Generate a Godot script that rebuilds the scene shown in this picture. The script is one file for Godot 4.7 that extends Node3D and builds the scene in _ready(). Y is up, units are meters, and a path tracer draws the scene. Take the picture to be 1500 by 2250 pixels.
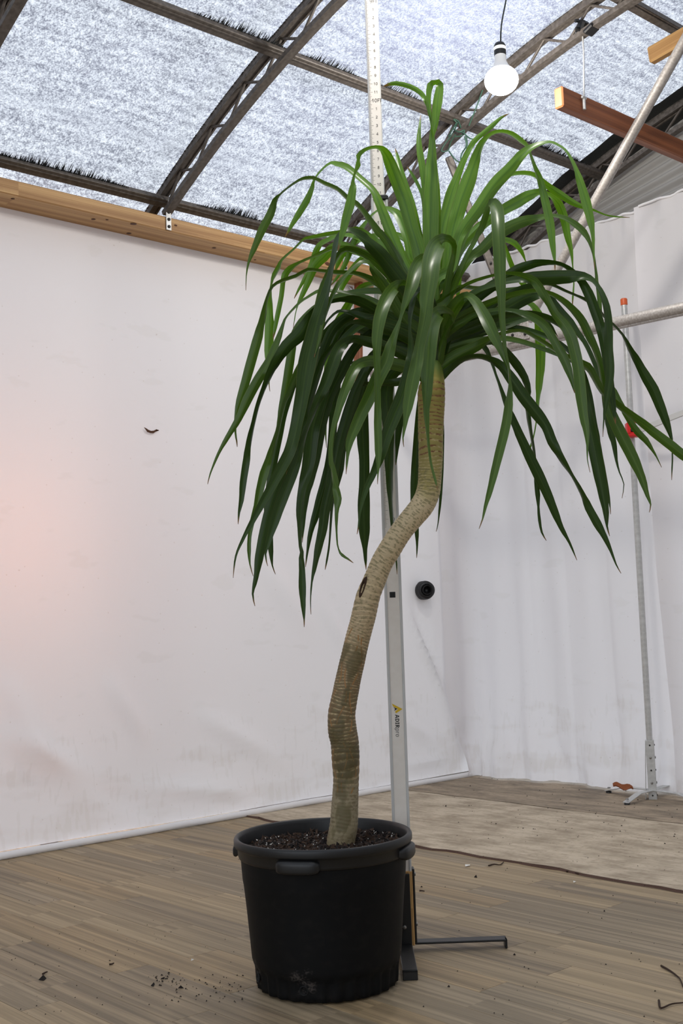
extends Node3D

# ---------------------------------------------------------------- view
const FOCAL := 2540.0            # focal length in pixels of the 1500 x 2250 frame
const EYE := Vector3(0, 0.92, 0)
const PITCH := 0.0910270
const ROLL := 0.036
const YAW := -0.7311
var RT: Vector3
var UPV: Vector3
var FW: Vector3
var FH: Vector3                  # horizontal heading
var M := {}                      # materials
var taken := {}

# room, metres: x runs along the left wall, z across the house
const ZL := -4.516               # left wall sheet
const XR := 4.974                # curtain on the right
const X0 := 1.814
const X1 := 2.899
const X2 := 3.990
const X3 := 5.100

func setup_axes() -> void:
	var r := Vector3.RIGHT
	var u := Vector3(0, cos(PITCH), sin(PITCH))
	var f := Vector3(0, sin(PITCH), -cos(PITCH))
	var r2 := r * cos(ROLL) - u * sin(ROLL)
	var u2 := r * sin(ROLL) + u * cos(ROLL)
	var turn := Basis(Vector3.UP, YAW)
	RT = turn * r2
	UPV = turn * u2
	FW = turn * f
	FH = Vector3(FW.x, 0, FW.z).normalized()

func dir(px: float, py: float) -> Vector3:
	return FW + RT * ((px - 750.0) / FOCAL) - UPV * ((py - 1125.0) / FOCAL)
func at(px: float, py: float, dist: float) -> Vector3:      # on the upright plane that stands dist metres ahead
	var d := dir(px, py)
	return EYE + d * (dist / d.dot(FH))
func on_x(px: float, py: float, x: float) -> Vector3:
	var d := dir(px, py)
	return EYE + d * ((x - EYE.x) / d.x)
func on_y(px: float, py: float, y: float) -> Vector3:
	var d := dir(px, py)
	return EYE + d * ((y - EYE.y) / d.y)
func on_z(px: float, py: float, z: float) -> Vector3:
	var d := dir(px, py)
	return EYE + d * ((z - EYE.z) / d.z)

# ---------------------------------------------------------------- geometry
class Geo:
	var v := PackedVector3Array()
	var n := PackedVector3Array()
	var t := PackedVector2Array()
	var i := PackedInt32Array()
	func tri(a: Vector3, b: Vector3, c: Vector3) -> void:
		var k := v.size()
		var nn := (c - a).cross(b - a).normalized()
		for p in [a, b, c]:
			v.append(p); n.append(nn); t.append(Vector2(p.x + p.z, p.y))
		i.append_array([k, k + 1, k + 2])
	func quad(a: Vector3, b: Vector3, c: Vector3, d: Vector3, ua := Vector2(0, 0), ub := Vector2(1, 0), uc := Vector2(1, 1), ud := Vector2(0, 1)) -> void:
		var k := v.size()
		var nn := (c - a).cross(b - a).normalized()
		for p in [a, b, c, d]:
			v.append(p); n.append(nn)
		t.append_array([ua, ub, uc, ud])
		i.append_array([k, k + 1, k + 2, k, k + 2, k + 3])
	# rows of points become one smooth sheet; wrap closes each row into a ring
	func sheet(rows: Array, uvs: Array, wrap := false) -> void:
		var base := v.size()
		var nr: int = rows.size()
		var nc: int = rows[0].size()
		var acc := PackedVector3Array()
		acc.resize(nr * nc)
		for r in nr:
			for c in nc:
				v.append(rows[r][c])
				t.append(uvs[r][c])
		for r in nr - 1:
			for c in nc - 1:
				var a: int = r * nc + c
				var b: int = a + 1
				var d: int = a + nc
				var e: int = d + 1
				i.append_array([base + a, base + b, base + e, base + a, base + e, base + d])
				var nn := (v[base + e] - v[base + a]).cross(v[base + b] - v[base + a]) + (v[base + d] - v[base + a]).cross(v[base + e] - v[base + a])
				acc[a] += nn; acc[b] += nn; acc[d] += nn; acc[e] += nn
		if wrap:
			for r in nr:
				var s := acc[r * nc] + acc[r * nc + nc - 1]
				acc[r * nc] = s; acc[r * nc + nc - 1] = s
		for k in acc.size():
			n.append(acc[k].normalized() if acc[k].length() > 1e-12 else Vector3.UP)
	func box(x: Transform3D, size: Vector3, bev := 0.002, uvs := 1.0) -> void:
		var h := size * 0.5
		bev = minf(bev, minf(h.x, minf(h.y, h.z)) * 0.9)
		var ax := [Vector3.RIGHT, Vector3.UP, Vector3.BACK]
		for k in 3:
			var a: Vector3 = ax[k]
			var b: Vector3 = ax[(k + 1) % 3]
			var c: Vector3 = ax[(k + 2) % 3]
			var hb: float = h[(k + 1) % 3] - bev
			var hc: float = h[(k + 2) % 3] - bev
			for s in [-1.0, 1.0]:
				var o: Vector3 = a * (h[k] * s)
				var p := [o - b * hb * s - c * hc, o - b * hb * s + c * hc, o + b * hb * s + c * hc, o + b * hb * s - c * hc]
				var uv := []
				for q in p:
					uv.append(Vector2(q.dot(b), q.dot(c)) * uvs if h[(k + 1) % 3] < h[(k + 2) % 3] else Vector2(q.dot(c), q.dot(b)) * uvs)
				quad(x * p[0], x * p[1], x * p[2], x * p[3], uv[0], uv[1], uv[2], uv[3])
			for s in [-1.0, 1.0]:
				for q in [-1.0, 1.0]:
					var ha: float = h[k] - bev
					var e0: Vector3 = b * (h[(k + 1) % 3] * s) + c * (hc * q)
					var e1: Vector3 = b * (hb * s) + c * (h[(k + 2) % 3] * q)
					var m := [-a * ha + e0, a * ha + e0, a * ha + e1, -a * ha + e1]
					if s * q < 0:
						m.reverse()
					quad(x * m[0], x * m[1], x * m[2], x * m[3], Vector2.ZERO, Vector2(0, size[k]), Vector2(0.004, size[k]), Vector2(0.004, 0))
		for sx in [-1.0, 1.0]:
			for sy in [-1.0, 1.0]:
				for sz in [-1.0, 1.0]:
					var p0 := Vector3(h.x * sx, (h.y - bev) * sy, (h.z - bev) * sz)
					var p1 := Vector3((h.x - bev) * sx, h.y * sy, (h.z - bev) * sz)
					var p2 := Vector3((h.x - bev) * sx, (h.y - bev) * sy, h.z * sz)
					if sx * sy * sz > 0:
						tri(x * p0, x * p2, x * p1)
					else:
						tri(x * p0, x * p1, x * p2)
	# a bar of rectangular section from a to b; side is the direction of its width
	func bar(a: Vector3, b: Vector3, side: Vector3, w: float, h: float, bev := 0.002, uvs := 1.0) -> void:
		var y := (b - a).normalized()
		var x := (side - y * side.dot(y)).normalized()
		box(Transform3D(Basis(x, y, x.cross(y)), (a + b) * 0.5), Vector3(w, (b - a).length(), h), bev, uvs)
	func tube(pts: Array, rad: Variant, sides := 12, caps := true) -> void:
		var rows := []
		var uvs := []
		var up := Vector3.UP
		var t0: Vector3 = (pts[1] - pts[0]).normalized()
		if absf(t0.dot(up)) > 0.9: up = Vector3.RIGHT
		var x := t0.cross(up).normalized()
		var run := 0.0
		for k in pts.size():
			var tg: Vector3 = (pts[mini(k + 1, pts.size() - 1)] - pts[maxi(k - 1, 0)]).normalized()
			x = (x - tg * x.dot(tg)).normalized()
			var y := tg.cross(x)
			if k > 0: run += (pts[k] - pts[k - 1]).length()
			var r: float = rad[k] if rad is Array else rad
			var row := PackedVector3Array()
			var uv := PackedVector2Array()
			for s in sides + 1:
				var a := TAU * s / sides
				row.append(pts[k] + (x * cos(a) + y * sin(a)) * r)
				uv.append(Vector2(float(s) / sides, run))
			rows.append(row); uvs.append(uv)
		sheet(rows, uvs, true)
		if caps:
			for e in [0, pts.size() - 1]:
				var row: PackedVector3Array = rows[e]
				for s in sides:
					if e == 0: tri(pts[0], row[s], row[s + 1])
					else: tri(pts[e], row[s + 1], row[s])
	# profile of (radius, height) turned about the y axis of x; ribs flutes the foot
	func flute(a: float, y: float) -> float:
		if y > 0.062 or y < 0.001: return 1.0
		return 1.0 - 0.042 * clampf(sin(a * 30.0) * 2.0 + 0.5, 0.0, 1.0) * clampf((0.062 - y) / 0.012, 0, 1)
	func lathe(x: Transform3D, prof: Array, segs := 32, ribs := false) -> void:
		var rows := []
		var uvs := []
		for k in prof.size():
			var row := PackedVector3Array()
			var uv := PackedVector2Array()
			for s in segs + 1:
				var a := TAU * s / segs
				var r: float = prof[k].x
				if ribs: r *= flute(a, prof[k].y)
				row.append(x * Vector3(sin(a) * r, prof[k].y, cos(a) * r))
				uv.append(Vector2(float(s) / segs, prof[k].y))
			rows.append(row); uvs.append(uv)
		sheet(rows, uvs, true)
	func mesh() -> ArrayMesh:
		var m := ArrayMesh.new()
		var arr := []
		arr.resize(Mesh.ARRAY_MAX)
		arr[Mesh.ARRAY_VERTEX] = v
		arr[Mesh.ARRAY_NORMAL] = n
		arr[Mesh.ARRAY_TEX_UV] = t
		arr[Mesh.ARRAY_INDEX] = i
		m.add_surface_from_arrays(Mesh.PRIMITIVE_TRIANGLES, arr)
		return m

func numbered(called: String) -> String:
	if not taken.has(called):
		taken[called] = 0
		return called
	taken[called] += 1
	return "%s_%03d" % [called, taken[called]]
func put(called: String, g: Geo, mat: Material, parent: Node = self) -> MeshInstance3D:
	var o := MeshInstance3D.new()
	o.mesh = g.mesh()
	o.material_override = mat
	o.name = numbered(called) if parent == self else called
	parent.add_child(o, true)
	return o
func put_mesh(called: String, mesh: Mesh, mat: Material, parent: Node) -> MeshInstance3D:
	var o := MeshInstance3D.new()
	o.mesh = mesh
	o.material_override = mat
	o.name = called
	parent.add_child(o, true)
	return o
func thing(called: String, label: String, category: String, where := Vector3.ZERO, turn := 0.0, group := "") -> Node3D:
	var o := Node3D.new()
	o.name = numbered(called)
	add_child(o)
	o.position = where
	o.rotation.y = turn
	tag(o, label, category, group)
	return o
func tag(o: Node, label: String, category: String, group := "") -> void:
	o.set_meta("label", label)
	o.set_meta("category", category)
	if group != "": o.set_meta("group", group)
func structure(o: Node, label := "", category := "") -> void:
	o.set_meta("kind", "structure")
	if label != "": o.set_meta("label", label)
	if category != "": o.set_meta("category", category)

# ---------------------------------------------------------------- materials
func std(c: Color, rough := 0.6, metal := 0.0) -> StandardMaterial3D:
	var m := StandardMaterial3D.new()
	m.albedo_color = c
	m.roughness = rough
	m.metallic = metal
	return m
func noise(size: int, freq: float, octaves := 3, sd := 1, kind := FastNoiseLite.TYPE_SIMPLEX_SMOOTH) -> Image:
	var f := FastNoiseLite.new()
	f.seed = sd
	f.frequency = freq
	f.noise_type = kind
	f.fractal_octaves = octaves
	var im := f.get_seamless_image(size, size)
	im.convert(Image.FORMAT_L8)
	return im
func ramp(im: Image, lo: Color, hi: Color, mid := 0.5, gain := 1.0) -> ImageTexture:
	var d := im.get_data()
	var o := PackedByteArray()
	o.resize(d.size() * 3)
	for k in d.size():
		var q := clampf((d[k] / 255.0 - mid) * gain + 0.5, 0.0, 1.0)
		o[k * 3] = int(255 * lerpf(lo.r, hi.r, q))
		o[k * 3 + 1] = int(255 * lerpf(lo.g, hi.g, q))
		o[k * 3 + 2] = int(255 * lerpf(lo.b, hi.b, q))
	return ImageTexture.create_from_image(Image.create_from_data(im.get_width(), im.get_height(), false, Image.FORMAT_RGB8, o))
func bump(im: Image, strength: float) -> ImageTexture:
	var b: Image = im.duplicate()
	b.convert(Image.FORMAT_RGBA8)
	b.bump_map_to_normal_map(strength)
	return ImageTexture.create_from_image(b)
func tri_mat(tex: Texture2D, scale: Vector3, rough := 0.7, normal: Texture2D = null, nscale := 1.0, metal := 0.0) -> StandardMaterial3D:
	var m := std(Color.WHITE, rough, metal)
	m.albedo_texture = tex
	m.uv1_triplanar = true
	m.uv1_scale = scale
	if normal:
		m.normal_enabled = true
		m.normal_texture = normal
		m.normal_scale = nscale
	return m
func wood_tex(sd: int, lo: Color, hi: Color) -> ImageTexture:
	# long grain along v: a stretched noise plus finer streaks
	var a := noise(256, 0.012, 3, sd).get_data()
	var b := noise(256, 0.09, 2, sd + 7).get_data()
	var o := PackedByteArray()
	o.resize(256 * 512 * 3)
	for y in 512:
		for x in 256:
			var w: float = a[((y >> 3) & 255) * 256 + ((x * 2) & 255)] / 255.0
			var s: float = b[((y >> 4) & 255) * 256 + ((x * 3) & 255)] / 255.0
			var q := clampf(0.55 + (w - 0.5) * 1.1 + (s - 0.5) * 0.6 + 0.05 * sin((x + w * 60.0) * 0.55), 0, 1)
			var k := (y * 256 + x) * 3
			o[k] = int(255 * lerpf(lo.r, hi.r, q))
			o[k + 1] = int(255 * lerpf(lo.g, hi.g, q))
			o[k + 2] = int(255 * lerpf(lo.b, hi.b, q))
	return ImageTexture.create_from_image(Image.create_from_data(256, 512, false, Image.FORMAT_RGB8, o))
func wood(sd: int, lo: Color, hi: Color, scale := Vector3(4, 0.7, 1), rough := 0.6) -> StandardMaterial3D:
	var m := std(Color.WHITE, rough)
	m.albedo_texture = wood_tex(sd, lo, hi)
	m.uv1_scale = scale
	return m

func roof_y(z: float) -> float:           # centre line of the top chords
	var q := -1.6 - absf(z + 1.6)
	if q > -2.04: return 3.5495
	return -0.11601 * q * q - 0.47339 * q + 3.06667

func _ready() -> void:
	setup_axes()
	# ---- camera, sky, exposure
	var cam := Camera3D.new()
	cam.name = "camera"
	cam.transform = Transform3D(Basis(RT, UPV, -FW), EYE)
	cam.fov = 2.0 * rad_to_deg(atan(1125.0 / FOCAL))
	cam.near = 0.05
	cam.far = 200.0
	add_child(cam)
	cam.current = true
	var env := Environment.new()
	env.tonemap_mode = Environment.TONE_MAPPER_LINEAR
	env.tonemap_exposure = 1.05
	env.background_mode = Environment.BG_SKY
	var sky := Sky.new()
	var psm := ProceduralSkyMaterial.new()        # even overcast
	psm.sky_top_color = Color(0.925, 0.96, 1.0)
	psm.sky_horizon_color = Color(0.94, 0.967, 1.0)
	psm.ground_horizon_color = Color(0.60, 0.57, 0.52)
	psm.ground_bottom_color = Color(0.42, 0.40, 0.37)
	psm.sky_energy_multiplier = 1.3
	psm.ground_energy_multiplier = 1.0
	psm.sun_angle_max = 0.0
	sky.sky_material = psm
	env.sky = sky
	env.sdfgi_enabled = true
	env.ssao_enabled = true
	env.ssil_enabled = true
	var we := WorldEnvironment.new()
	we.environment = env
	add_child(we)
	make_materials()
	print("materials")
	build_room()
	print("room")
	build_roof_frame()
	build_right_frame()
	build_bulb(at(1101, 172, 4.5), 4.5, 1.0, "bright white lamp bulb hanging on a thin cord behind the plant")
	build_bulb(Vector3(2.15, 3.12, -1.75), 3.0, 1.1, "second white lamp bulb hanging over the front of the plant")
	build_pole_stand()
	print("frame")
	build_plant()
	print("plant")
	build_rod()
	build_small_things()
	print("done")

func make_materials() -> void:
	M.steel = tri_mat(ramp(noise(256, 0.05, 4, 3), Color(0.30, 0.275, 0.25), Color(0.43, 0.40, 0.375), 0.5, 1.4), Vector3(3, 3, 3), 0.55, null, 1.0, 0.25)
	M.galv = tri_mat(ramp(noise(256, 0.04, 3, 4, FastNoiseLite.TYPE_CELLULAR), Color(0.70, 0.70, 0.69), Color(0.80, 0.80, 0.79), 0.5, 1.2), Vector3(5, 5, 5), 0.38, null, 1.0, 0.35)
	M.old_pipe = tri_mat(ramp(noise(256, 0.06, 4, 5), Color(0.58, 0.55, 0.52), Color(0.74, 0.72, 0.70), 0.5, 1.4), Vector3(5, 5, 5), 0.5, null, 1.0, 0.35)
	M.bolt = std(Color(0.55, 0.54, 0.52), 0.35, 0.8)
	M.dark_bolt = std(Color(0.16, 0.15, 0.14), 0.5, 0.4)
	M.black = std(Color(0.045, 0.047, 0.052), 0.45)
	M.black_matte = std(Color(0.035, 0.035, 0.035), 0.85)
	M.shade_fringe = std(Color(0.06, 0.08, 0.09), 0.9)  # dark tone for the shade on the cloth beside the steel
	M.pine = wood(11, Color(0.60, 0.44, 0.27), Color(0.83, 0.68, 0.47), Vector3(3.2, 0.45, 1))
	M.knot = std(Color(0.33, 0.19, 0.09), 0.7)
	M.redwood = wood(13, Color(0.45, 0.25, 0.14), Color(0.62, 0.37, 0.22), Vector3(4, 0.6, 1), 0.5)
	M.oak = wood(14, Color(0.55, 0.40, 0.22), Color(0.72, 0.57, 0.36), Vector3(4, 0.6, 1))
	M.ply = wood(15, Color(0.62, 0.46, 0.26), Color(0.82, 0.66, 0.42), Vector3(20, 2, 1))
	M.white_cap = std(Color(0.93, 0.93, 0.92), 0.4)
	M.orange = std(Color(0.78, 0.34, 0.14), 0.45)
	M.red = std(Color(0.80, 0.07, 0.06), 0.4)
	M.ink = std(Color(0.10, 0.10, 0.10), 0.7)
	M.grey_ink = std(Color(0.38, 0.38, 0.38), 0.7)
	M.yellow = std(Color(0.85, 0.70, 0.10), 0.6)
	M.rod = tri_mat(ramp(noise(256, 0.03, 3, 6), Color(0.89, 0.86, 0.82), Color(0.91, 0.885, 0.85), 0.4, 1.0), Vector3(4, 4, 4), 0.5)
	M.rail = std(Color(0.77, 0.77, 0.76), 0.4)
	M.cord = std(Color(0.13, 0.16, 0.14), 0.7)
	M.green_wire = std(Color(0.20, 0.33, 0.27), 0.55)
	M.twig = std(Color(0.20, 0.13, 0.08), 0.9)
	M.dry_leaf = std(Color(0.56, 0.31, 0.16), 0.7)
	M.paper = std(Color(0.88, 0.87, 0.84), 0.8)
	M.crumb = std(Color(0.09, 0.06, 0.045), 0.95)
	M.perlite = std(Color(0.90, 0.89, 0.86), 0.9)
	M.bark_bit = std(Color(0.235, 0.165, 0.115), 0.95)
	M.soil = tri_mat(ramp(noise(256, 0.08, 4, 8), Color(0.07, 0.045, 0.03), Color(0.23, 0.15, 0.10), 0.5, 1.8), Vector3(9, 9, 9), 0.95, bump(noise(256, 0.1, 4, 9), 9.0), 1.0)
	M.foil = std(Color(0.80, 0.81, 0.83), 0.25, 0.9)
	# white sheeting, a little translucent
	M.fabric = fabric_mat(21, false)
	M.stained = fabric_mat(22, true)
	M.curtain = fabric_mat(23, true)
	M.curtain.backlight = Color(0.85, 0.85, 0.86)
	M.tarp = tri_mat(ramp(noise(512, 0.22, 2, 31), Color(0.17, 0.18, 0.18), Color(0.42, 0.44, 0.44), 0.74, 3.0), Vector3(2.2, 2.2, 2.2), 0.5)
	var poly := std(Color(0.80, 0.79, 0.77, 0.42), 0.16)
	poly.transparency = BaseMaterial3D.TRANSPARENCY_ALPHA
	poly.albedo_color = Color(0.84, 0.83, 0.81, 0.52)
	poly.backlight_enabled = true
	poly.backlight = Color(0.5, 0.5, 0.5)
	M.poly = poly
	M.cloth = shade_cloth()
	# floor
	var planks := []
	var tones := [[Color(0.45, 0.39, 0.295), Color(0.64, 0.56, 0.44)], [Color(0.49, 0.425, 0.32), Color(0.67, 0.585, 0.455)], [Color(0.42, 0.365, 0.285), Color(0.60, 0.525, 0.415)],
		[Color(0.47, 0.40, 0.295), Color(0.66, 0.565, 0.425)], [Color(0.45, 0.395, 0.31), Color(0.62, 0.55, 0.445)]]
	for k in tones.size():
		var m := wood(40 + k, tones[k][0], tones[k][1], Vector3(5.2, 0.75, 1), 0.58)
		planks.append(m)
	M.planks = planks
	M.subfloor = std(Color(0.24, 0.19, 0.14), 0.9)
	M.vinyl = dirty_floor(51, Color(0.57, 0.51, 0.425), Color(0.76, 0.70, 0.61))
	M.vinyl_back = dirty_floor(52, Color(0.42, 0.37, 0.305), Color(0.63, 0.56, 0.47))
	M.vinyl_edge = std(Color(0.34, 0.25, 0.21), 0.85)

func dirty_floor(sd: int, lo: Color, hi: Color) -> StandardMaterial3D:
	var a := noise(512, 0.012, 4, sd).get_data()
	var b := noise(512, 0.05, 4, sd + 3).get_data()
	var c := noise(512, 0.11, 3, sd + 5).get_data()
	var o := PackedByteArray()
	o.resize(512 * 512 * 3)
	for y in 512:
		for x in 512:
			var k := y * 512 + x
			# dragged along v: streaks of dirt that follow the sheet
			var st: float = b[((y >> 2) & 511) * 512 + x] / 255.0
			var q := clampf(0.62 + (a[k] / 255.0 - 0.5) * 1.0 + (st - 0.5) * 0.9 + (c[k] / 255.0 - 0.5) * 0.35, 0, 1)
			if c[k] < 62: q *= 0.55
			o[k * 3] = int(255 * lerpf(lo.r, hi.r, q))
			o[k * 3 + 1] = int(255 * lerpf(lo.g, hi.g, q))
			o[k * 3 + 2] = int(255 * lerpf(lo.b, hi.b, q))
	var m := std(Color.WHITE, 0.72)
	m.albedo_texture = ImageTexture.create_from_image(Image.create_from_data(512, 512, false, Image.FORMAT_RGB8, o))
	m.uv1_scale = Vector3(0.7, 0.7, 1)
	return m

# UV of the sheeting is in metres (run, height); the stain map spans 4 m x 3 m
func fabric_mat(sd: int, stains: bool) -> StandardMaterial3D:
	var m := std(Color(0.93, 0.92, 0.92), 0.78)
	m.backlight_enabled = true
	m.backlight = Color(0.64, 0.64, 0.64)
	if stains:
		var w := 1024
		var h := 768
		var f := FastNoiseLite.new()
		f.seed = sd; f.frequency = 0.016; f.fractal_octaves = 4
		var g := FastNoiseLite.new()
		g.seed = sd + 50; g.frequency = 0.10; g.fractal_octaves = 2
		var o := PackedByteArray()
		o.resize(w * h * 3)
		for y in h:
			var hgt := 3.0 * (1.0 - float(y) / h)
			for x in w:
				var k := (y * w + x) * 3
				var s := 0.0
				var cl := f.get_noise_2d(x * 0.6, y * 1.5)
				# splashed mud along the foot of the sheet, blotchy, with ragged tops
				var foot := clampf(1.0 - hgt / 0.75, 0, 1)
				if foot > 0.0:
					s = clampf((cl * 0.8 + foot * 0.5 - 0.40) * 0.16, 0, 0.06)
					var scuff := g.get_noise_2d(x * 1.3 + 300.0, y * 0.22) + 0.5 * cl + foot * 0.35
					if scuff > 0.60 and foot > 0.35: s += clampf((scuff - 0.60) * 0.5, 0, 0.04)
				else:
					s = clampf((cl - 0.42) * 0.25, 0, 0.03)
				if g.get_noise_2d(x * 2.3 + 900, y * 2.3) > 0.80: s += 0.22
				s = clampf(s, 0, 0.8)
				o[k] = int(255 * lerpf(0.93, 0.56, s))
				o[k + 1] = int(255 * lerpf(0.92, 0.47, s))
				o[k + 2] = int(255 * lerpf(0.92, 0.38, s))
		var tex := Image.create_from_data(w, h, false, Image.FORMAT_RGB8, o)
		m.albedo_color = Color.WHITE
		m.albedo_texture = ImageTexture.create_from_image(tex)
		m.uv1_scale = Vector3(0.25, 1.0 / 3.0, 1)
	return m

func shade_cloth() -> StandardMaterial3D:
	# knitted cloth: open loops let the sky through; fine stitches, streaks along the roll
	var w := 1024
	var a := noise(w, 0.33, 2, 61, FastNoiseLite.TYPE_VALUE).get_data()
	var b := noise(w, 0.05, 3, 62).get_data()
	var c := noise(w, 0.012, 3, 63).get_data()
	var o := PackedByteArray()
	o.resize(w * w * 4)
	for y in w:
		for x in w:
			var k := y * w + x
			var hs := ((x * 73856093) ^ (y * 19349663)) & 0xffff
			hs = (hs * 31 + (hs >> 7) * 17) & 255
			var fine: float = (a[k] / 255.0 - 0.5) * 0.65 + (hs / 255.0 - 0.5) * 0.30
			var streak: float = c[((y * 3) & (w - 1)) * w + ((x >> 1) & (w - 1))] / 255.0 - 0.5
			var blot: float = b[k] / 255.0 - 0.5
			var knit := 0.10 * (1.0 if (y & 3) < 2 else -1.0) + 0.06 * (1.0 if ((x + (y >> 1)) & 3) < 2 else -1.0)
			var q := clampf(0.50 + fine * 1.6 + blot * 0.42 + streak * 0.5 + knit, 0.0, 1.0)
			o[k * 4] = 104
			o[k * 4 + 1] = 110
			o[k * 4 + 2] = 140
			o[k * 4 + 3] = int(255 * clampf(0.38 + 0.53 * q, 0, 1))
	var im := Image.create_from_data(w, w, false, Image.FORMAT_RGBA8, o)
	var m := std(Color.WHITE, 0.9)
	m.albedo_texture = ImageTexture.create_from_image(im)
	m.transparency = BaseMaterial3D.TRANSPARENCY_ALPHA
	m.uv1_scale = Vector3(0.55, 0.55, 1)
	m.cull_mode = BaseMaterial3D.CULL_DISABLED
	m.backlight_enabled = true
	m.backlight = Color(0.5, 0.5, 0.52)
	return m

# ---------------------------------------------------------------- room
func crease(p: Vector2, a: Vector2, b: Vector2, wid: float, amp: float) -> float:
	var ab := b - a
	var t := clampf((p - a).dot(ab) / ab.length_squared(), 0, 1)
	var d := (p - a - ab * t).length()
	return amp * exp(-d * d / (wid * wid)) * sin(PI * clampf(t * 0.96 + 0.02, 0, 1))

func build_room() -> void:
	var rng := RandomNumberGenerator.new()
	rng.seed = 5
	# ---- floor and its planks
	var fl := Node3D.new()
	fl.name = "floor"
	add_child(fl)
	structure(fl, "brown wood-look plank floor under the potted plant", "floor")
	var g := Geo.new()
	g.box(Transform3D(Basis(), Vector3(2.8, -0.06, -1.6)), Vector3(7.8, 0.1, 6.6), 0.002)
	put("subfloor", g, M.subfloor, fl)
	var pw := 0.105
	var meshes := []
	for k in 6:
		var q := Geo.new()
		q.box(Transform3D(), Vector3(pw - 0.0008, 0.009, 0.9 - 0.001), 0.0009)
		for j in q.t.size():
			q.t[j] = Vector2(q.v[j].x + k * 0.117, q.v[j].z + k * 0.37)
		meshes.append(q.mesh())
	var row := 0
	var px := 0.955
	while px < 3.42:
		var off := fmod(row * 0.37 + rng.randf() * 0.25, 0.9)
		var pz := -4.62 - off
		while pz < -0.6:
			var zc := pz + 0.45
			if zc > -4.98 and zc < -0.7 and px - 0.35 * (zc + 4.5) > 0.2:
				var o := put_mesh("plank", meshes[rng.randi() % 6], M.planks[rng.randi() % 5], fl)
				o.position = Vector3(px, -0.0045, zc)
			pz += 0.9
		px += pw
		row += 1
	# bare floor outside the planked patch
	var g2 := Geo.new()
	g2.box(Transform3D(Basis(), Vector3(-0.06, -0.0055, -1.6)), Vector3(1.87, 0.009, 6.5), 0.001)
	put("floor_board", g2, M.planks[2], fl)
	var g3 := Geo.new()
	g3.box(Transform3D(Basis(), Vector3(2.2, -0.0055, 0.6)), Vector3(2.6, 0.009, 2.2), 0.001)
	put("floor_board", g3, M.planks[0], fl)
	# ---- pale sheet flooring to the right, laid over the planks
	var vs := thing("vinyl_sheet", "pale dirty floor sheet with a ragged brown edge behind the rod", "floor sheet")
	var rows := []
	var uvs := []
	var nz := FastNoiseLite.new()
	nz.seed = 9; nz.frequency = 1.6; nz.fractal_octaves = 3
	for k in 61:
		var z := -4.50 + k * 0.06
		var r := PackedVector3Array()
		var u := PackedVector2Array()
		var xe := 3.335 + 0.03 * nz.get_noise_1d(z * 1.7) + 0.012 * nz.get_noise_1d(z * 9.0)
		var lift := 0.004 + 0.007 * maxf(0.0, nz.get_noise_1d(z * 2.2 + 30))
		for c in 9:
			var t := c / 8.0
			var x := lerpf(xe, 4.37, t)
			r.append(Vector3(x, 0.003 + lift * exp(-t * 14.0), z))
			u.append(Vector2(x, z))
		rows.append(r); uvs.append(u)
	var gs := Geo.new()
	gs.sheet(rows, uvs)
	put("sheet", gs, M.vinyl, vs)
	var ge := Geo.new()
	for k in 60:
		var a: Vector3 = rows[k][0]
		var b: Vector3 = rows[k + 1][0]
		var h := 0.002 + 0.005 * absf(nz.get_noise_1d(k * 0.9))
		ge.quad(Vector3(a.x - h, 0.0005, a.z), Vector3(b.x - h, 0.0005, b.z), b + Vector3(0.002, 0.001, 0), a + Vector3(0.002, 0.001, 0))
	put("torn_edge", ge, M.vinyl_edge, vs)
	var vb := Geo.new()
	var rows2 := []
	var uv2 := []
	for k in 41:
		var z := -4.52 + k * 0.1
		var r := PackedVector3Array()
		var u := PackedVector2Array()
		for c in 7:
			var x := lerpf(4.352 + 0.012 * nz.get_noise_1d(z * 5.0 + 70), 5.6, c / 6.0)
			r.append(Vector3(x, 0.0045 + 0.0015 * nz.get_noise_2d(x * 3.0, z * 3.0), z))
			u.append(Vector2(x + 3.3, z * 0.7))
		rows2.append(r); uv2.append(u)
	vb.sheet(rows2, uv2)
	var vbo := put("floor_mat", vb, M.vinyl_back)
	tag(vbo, "darker dusty floor sheet along the foot of the curtains", "floor sheet")
	# ---- left wall: one long white sheet
	var wl := Node3D.new()
	wl.name = "wall_left"
	add_child(wl)
	structure(wl, "long white plastic sheet wall on the left with mud-stained foot", "wall")
	var n1 := FastNoiseLite.new()
	n1.seed = 77; n1.frequency = 0.55; n1.fractal_octaves = 3
	var creases := []
	for c in [[0, 1600, 260, 1770, 26, 16], [60, 1660, 330, 1790, 20, -9], [230, 1480, 330, 1640, 18, 7], [420, 1560, 640, 1690, 22, 8], [300, 1730, 560, 1740, 16, 8],
			[880, 1300, 990, 1570, 9, 9], [900, 1330, 985, 1520, 14, -7], [850, 1560, 960, 1640, 16, 8], [680, 1290, 800, 1480, 16, 5], [560, 1210, 690, 1400, 30, 6], [860, 1690, 990, 1665, 10, 8], [0, 1480, 120, 1700, 24, 8]]:
		var a := on_z(c[0], c[1], ZL)
		var b := on_z(c[2], c[3], ZL)
		creases.append([Vector2(a.x, a.y), Vector2(b.x, b.y), c[4] * 0.0022, c[5] * 0.0046])
	var rw := []
	var uw := []
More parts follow.
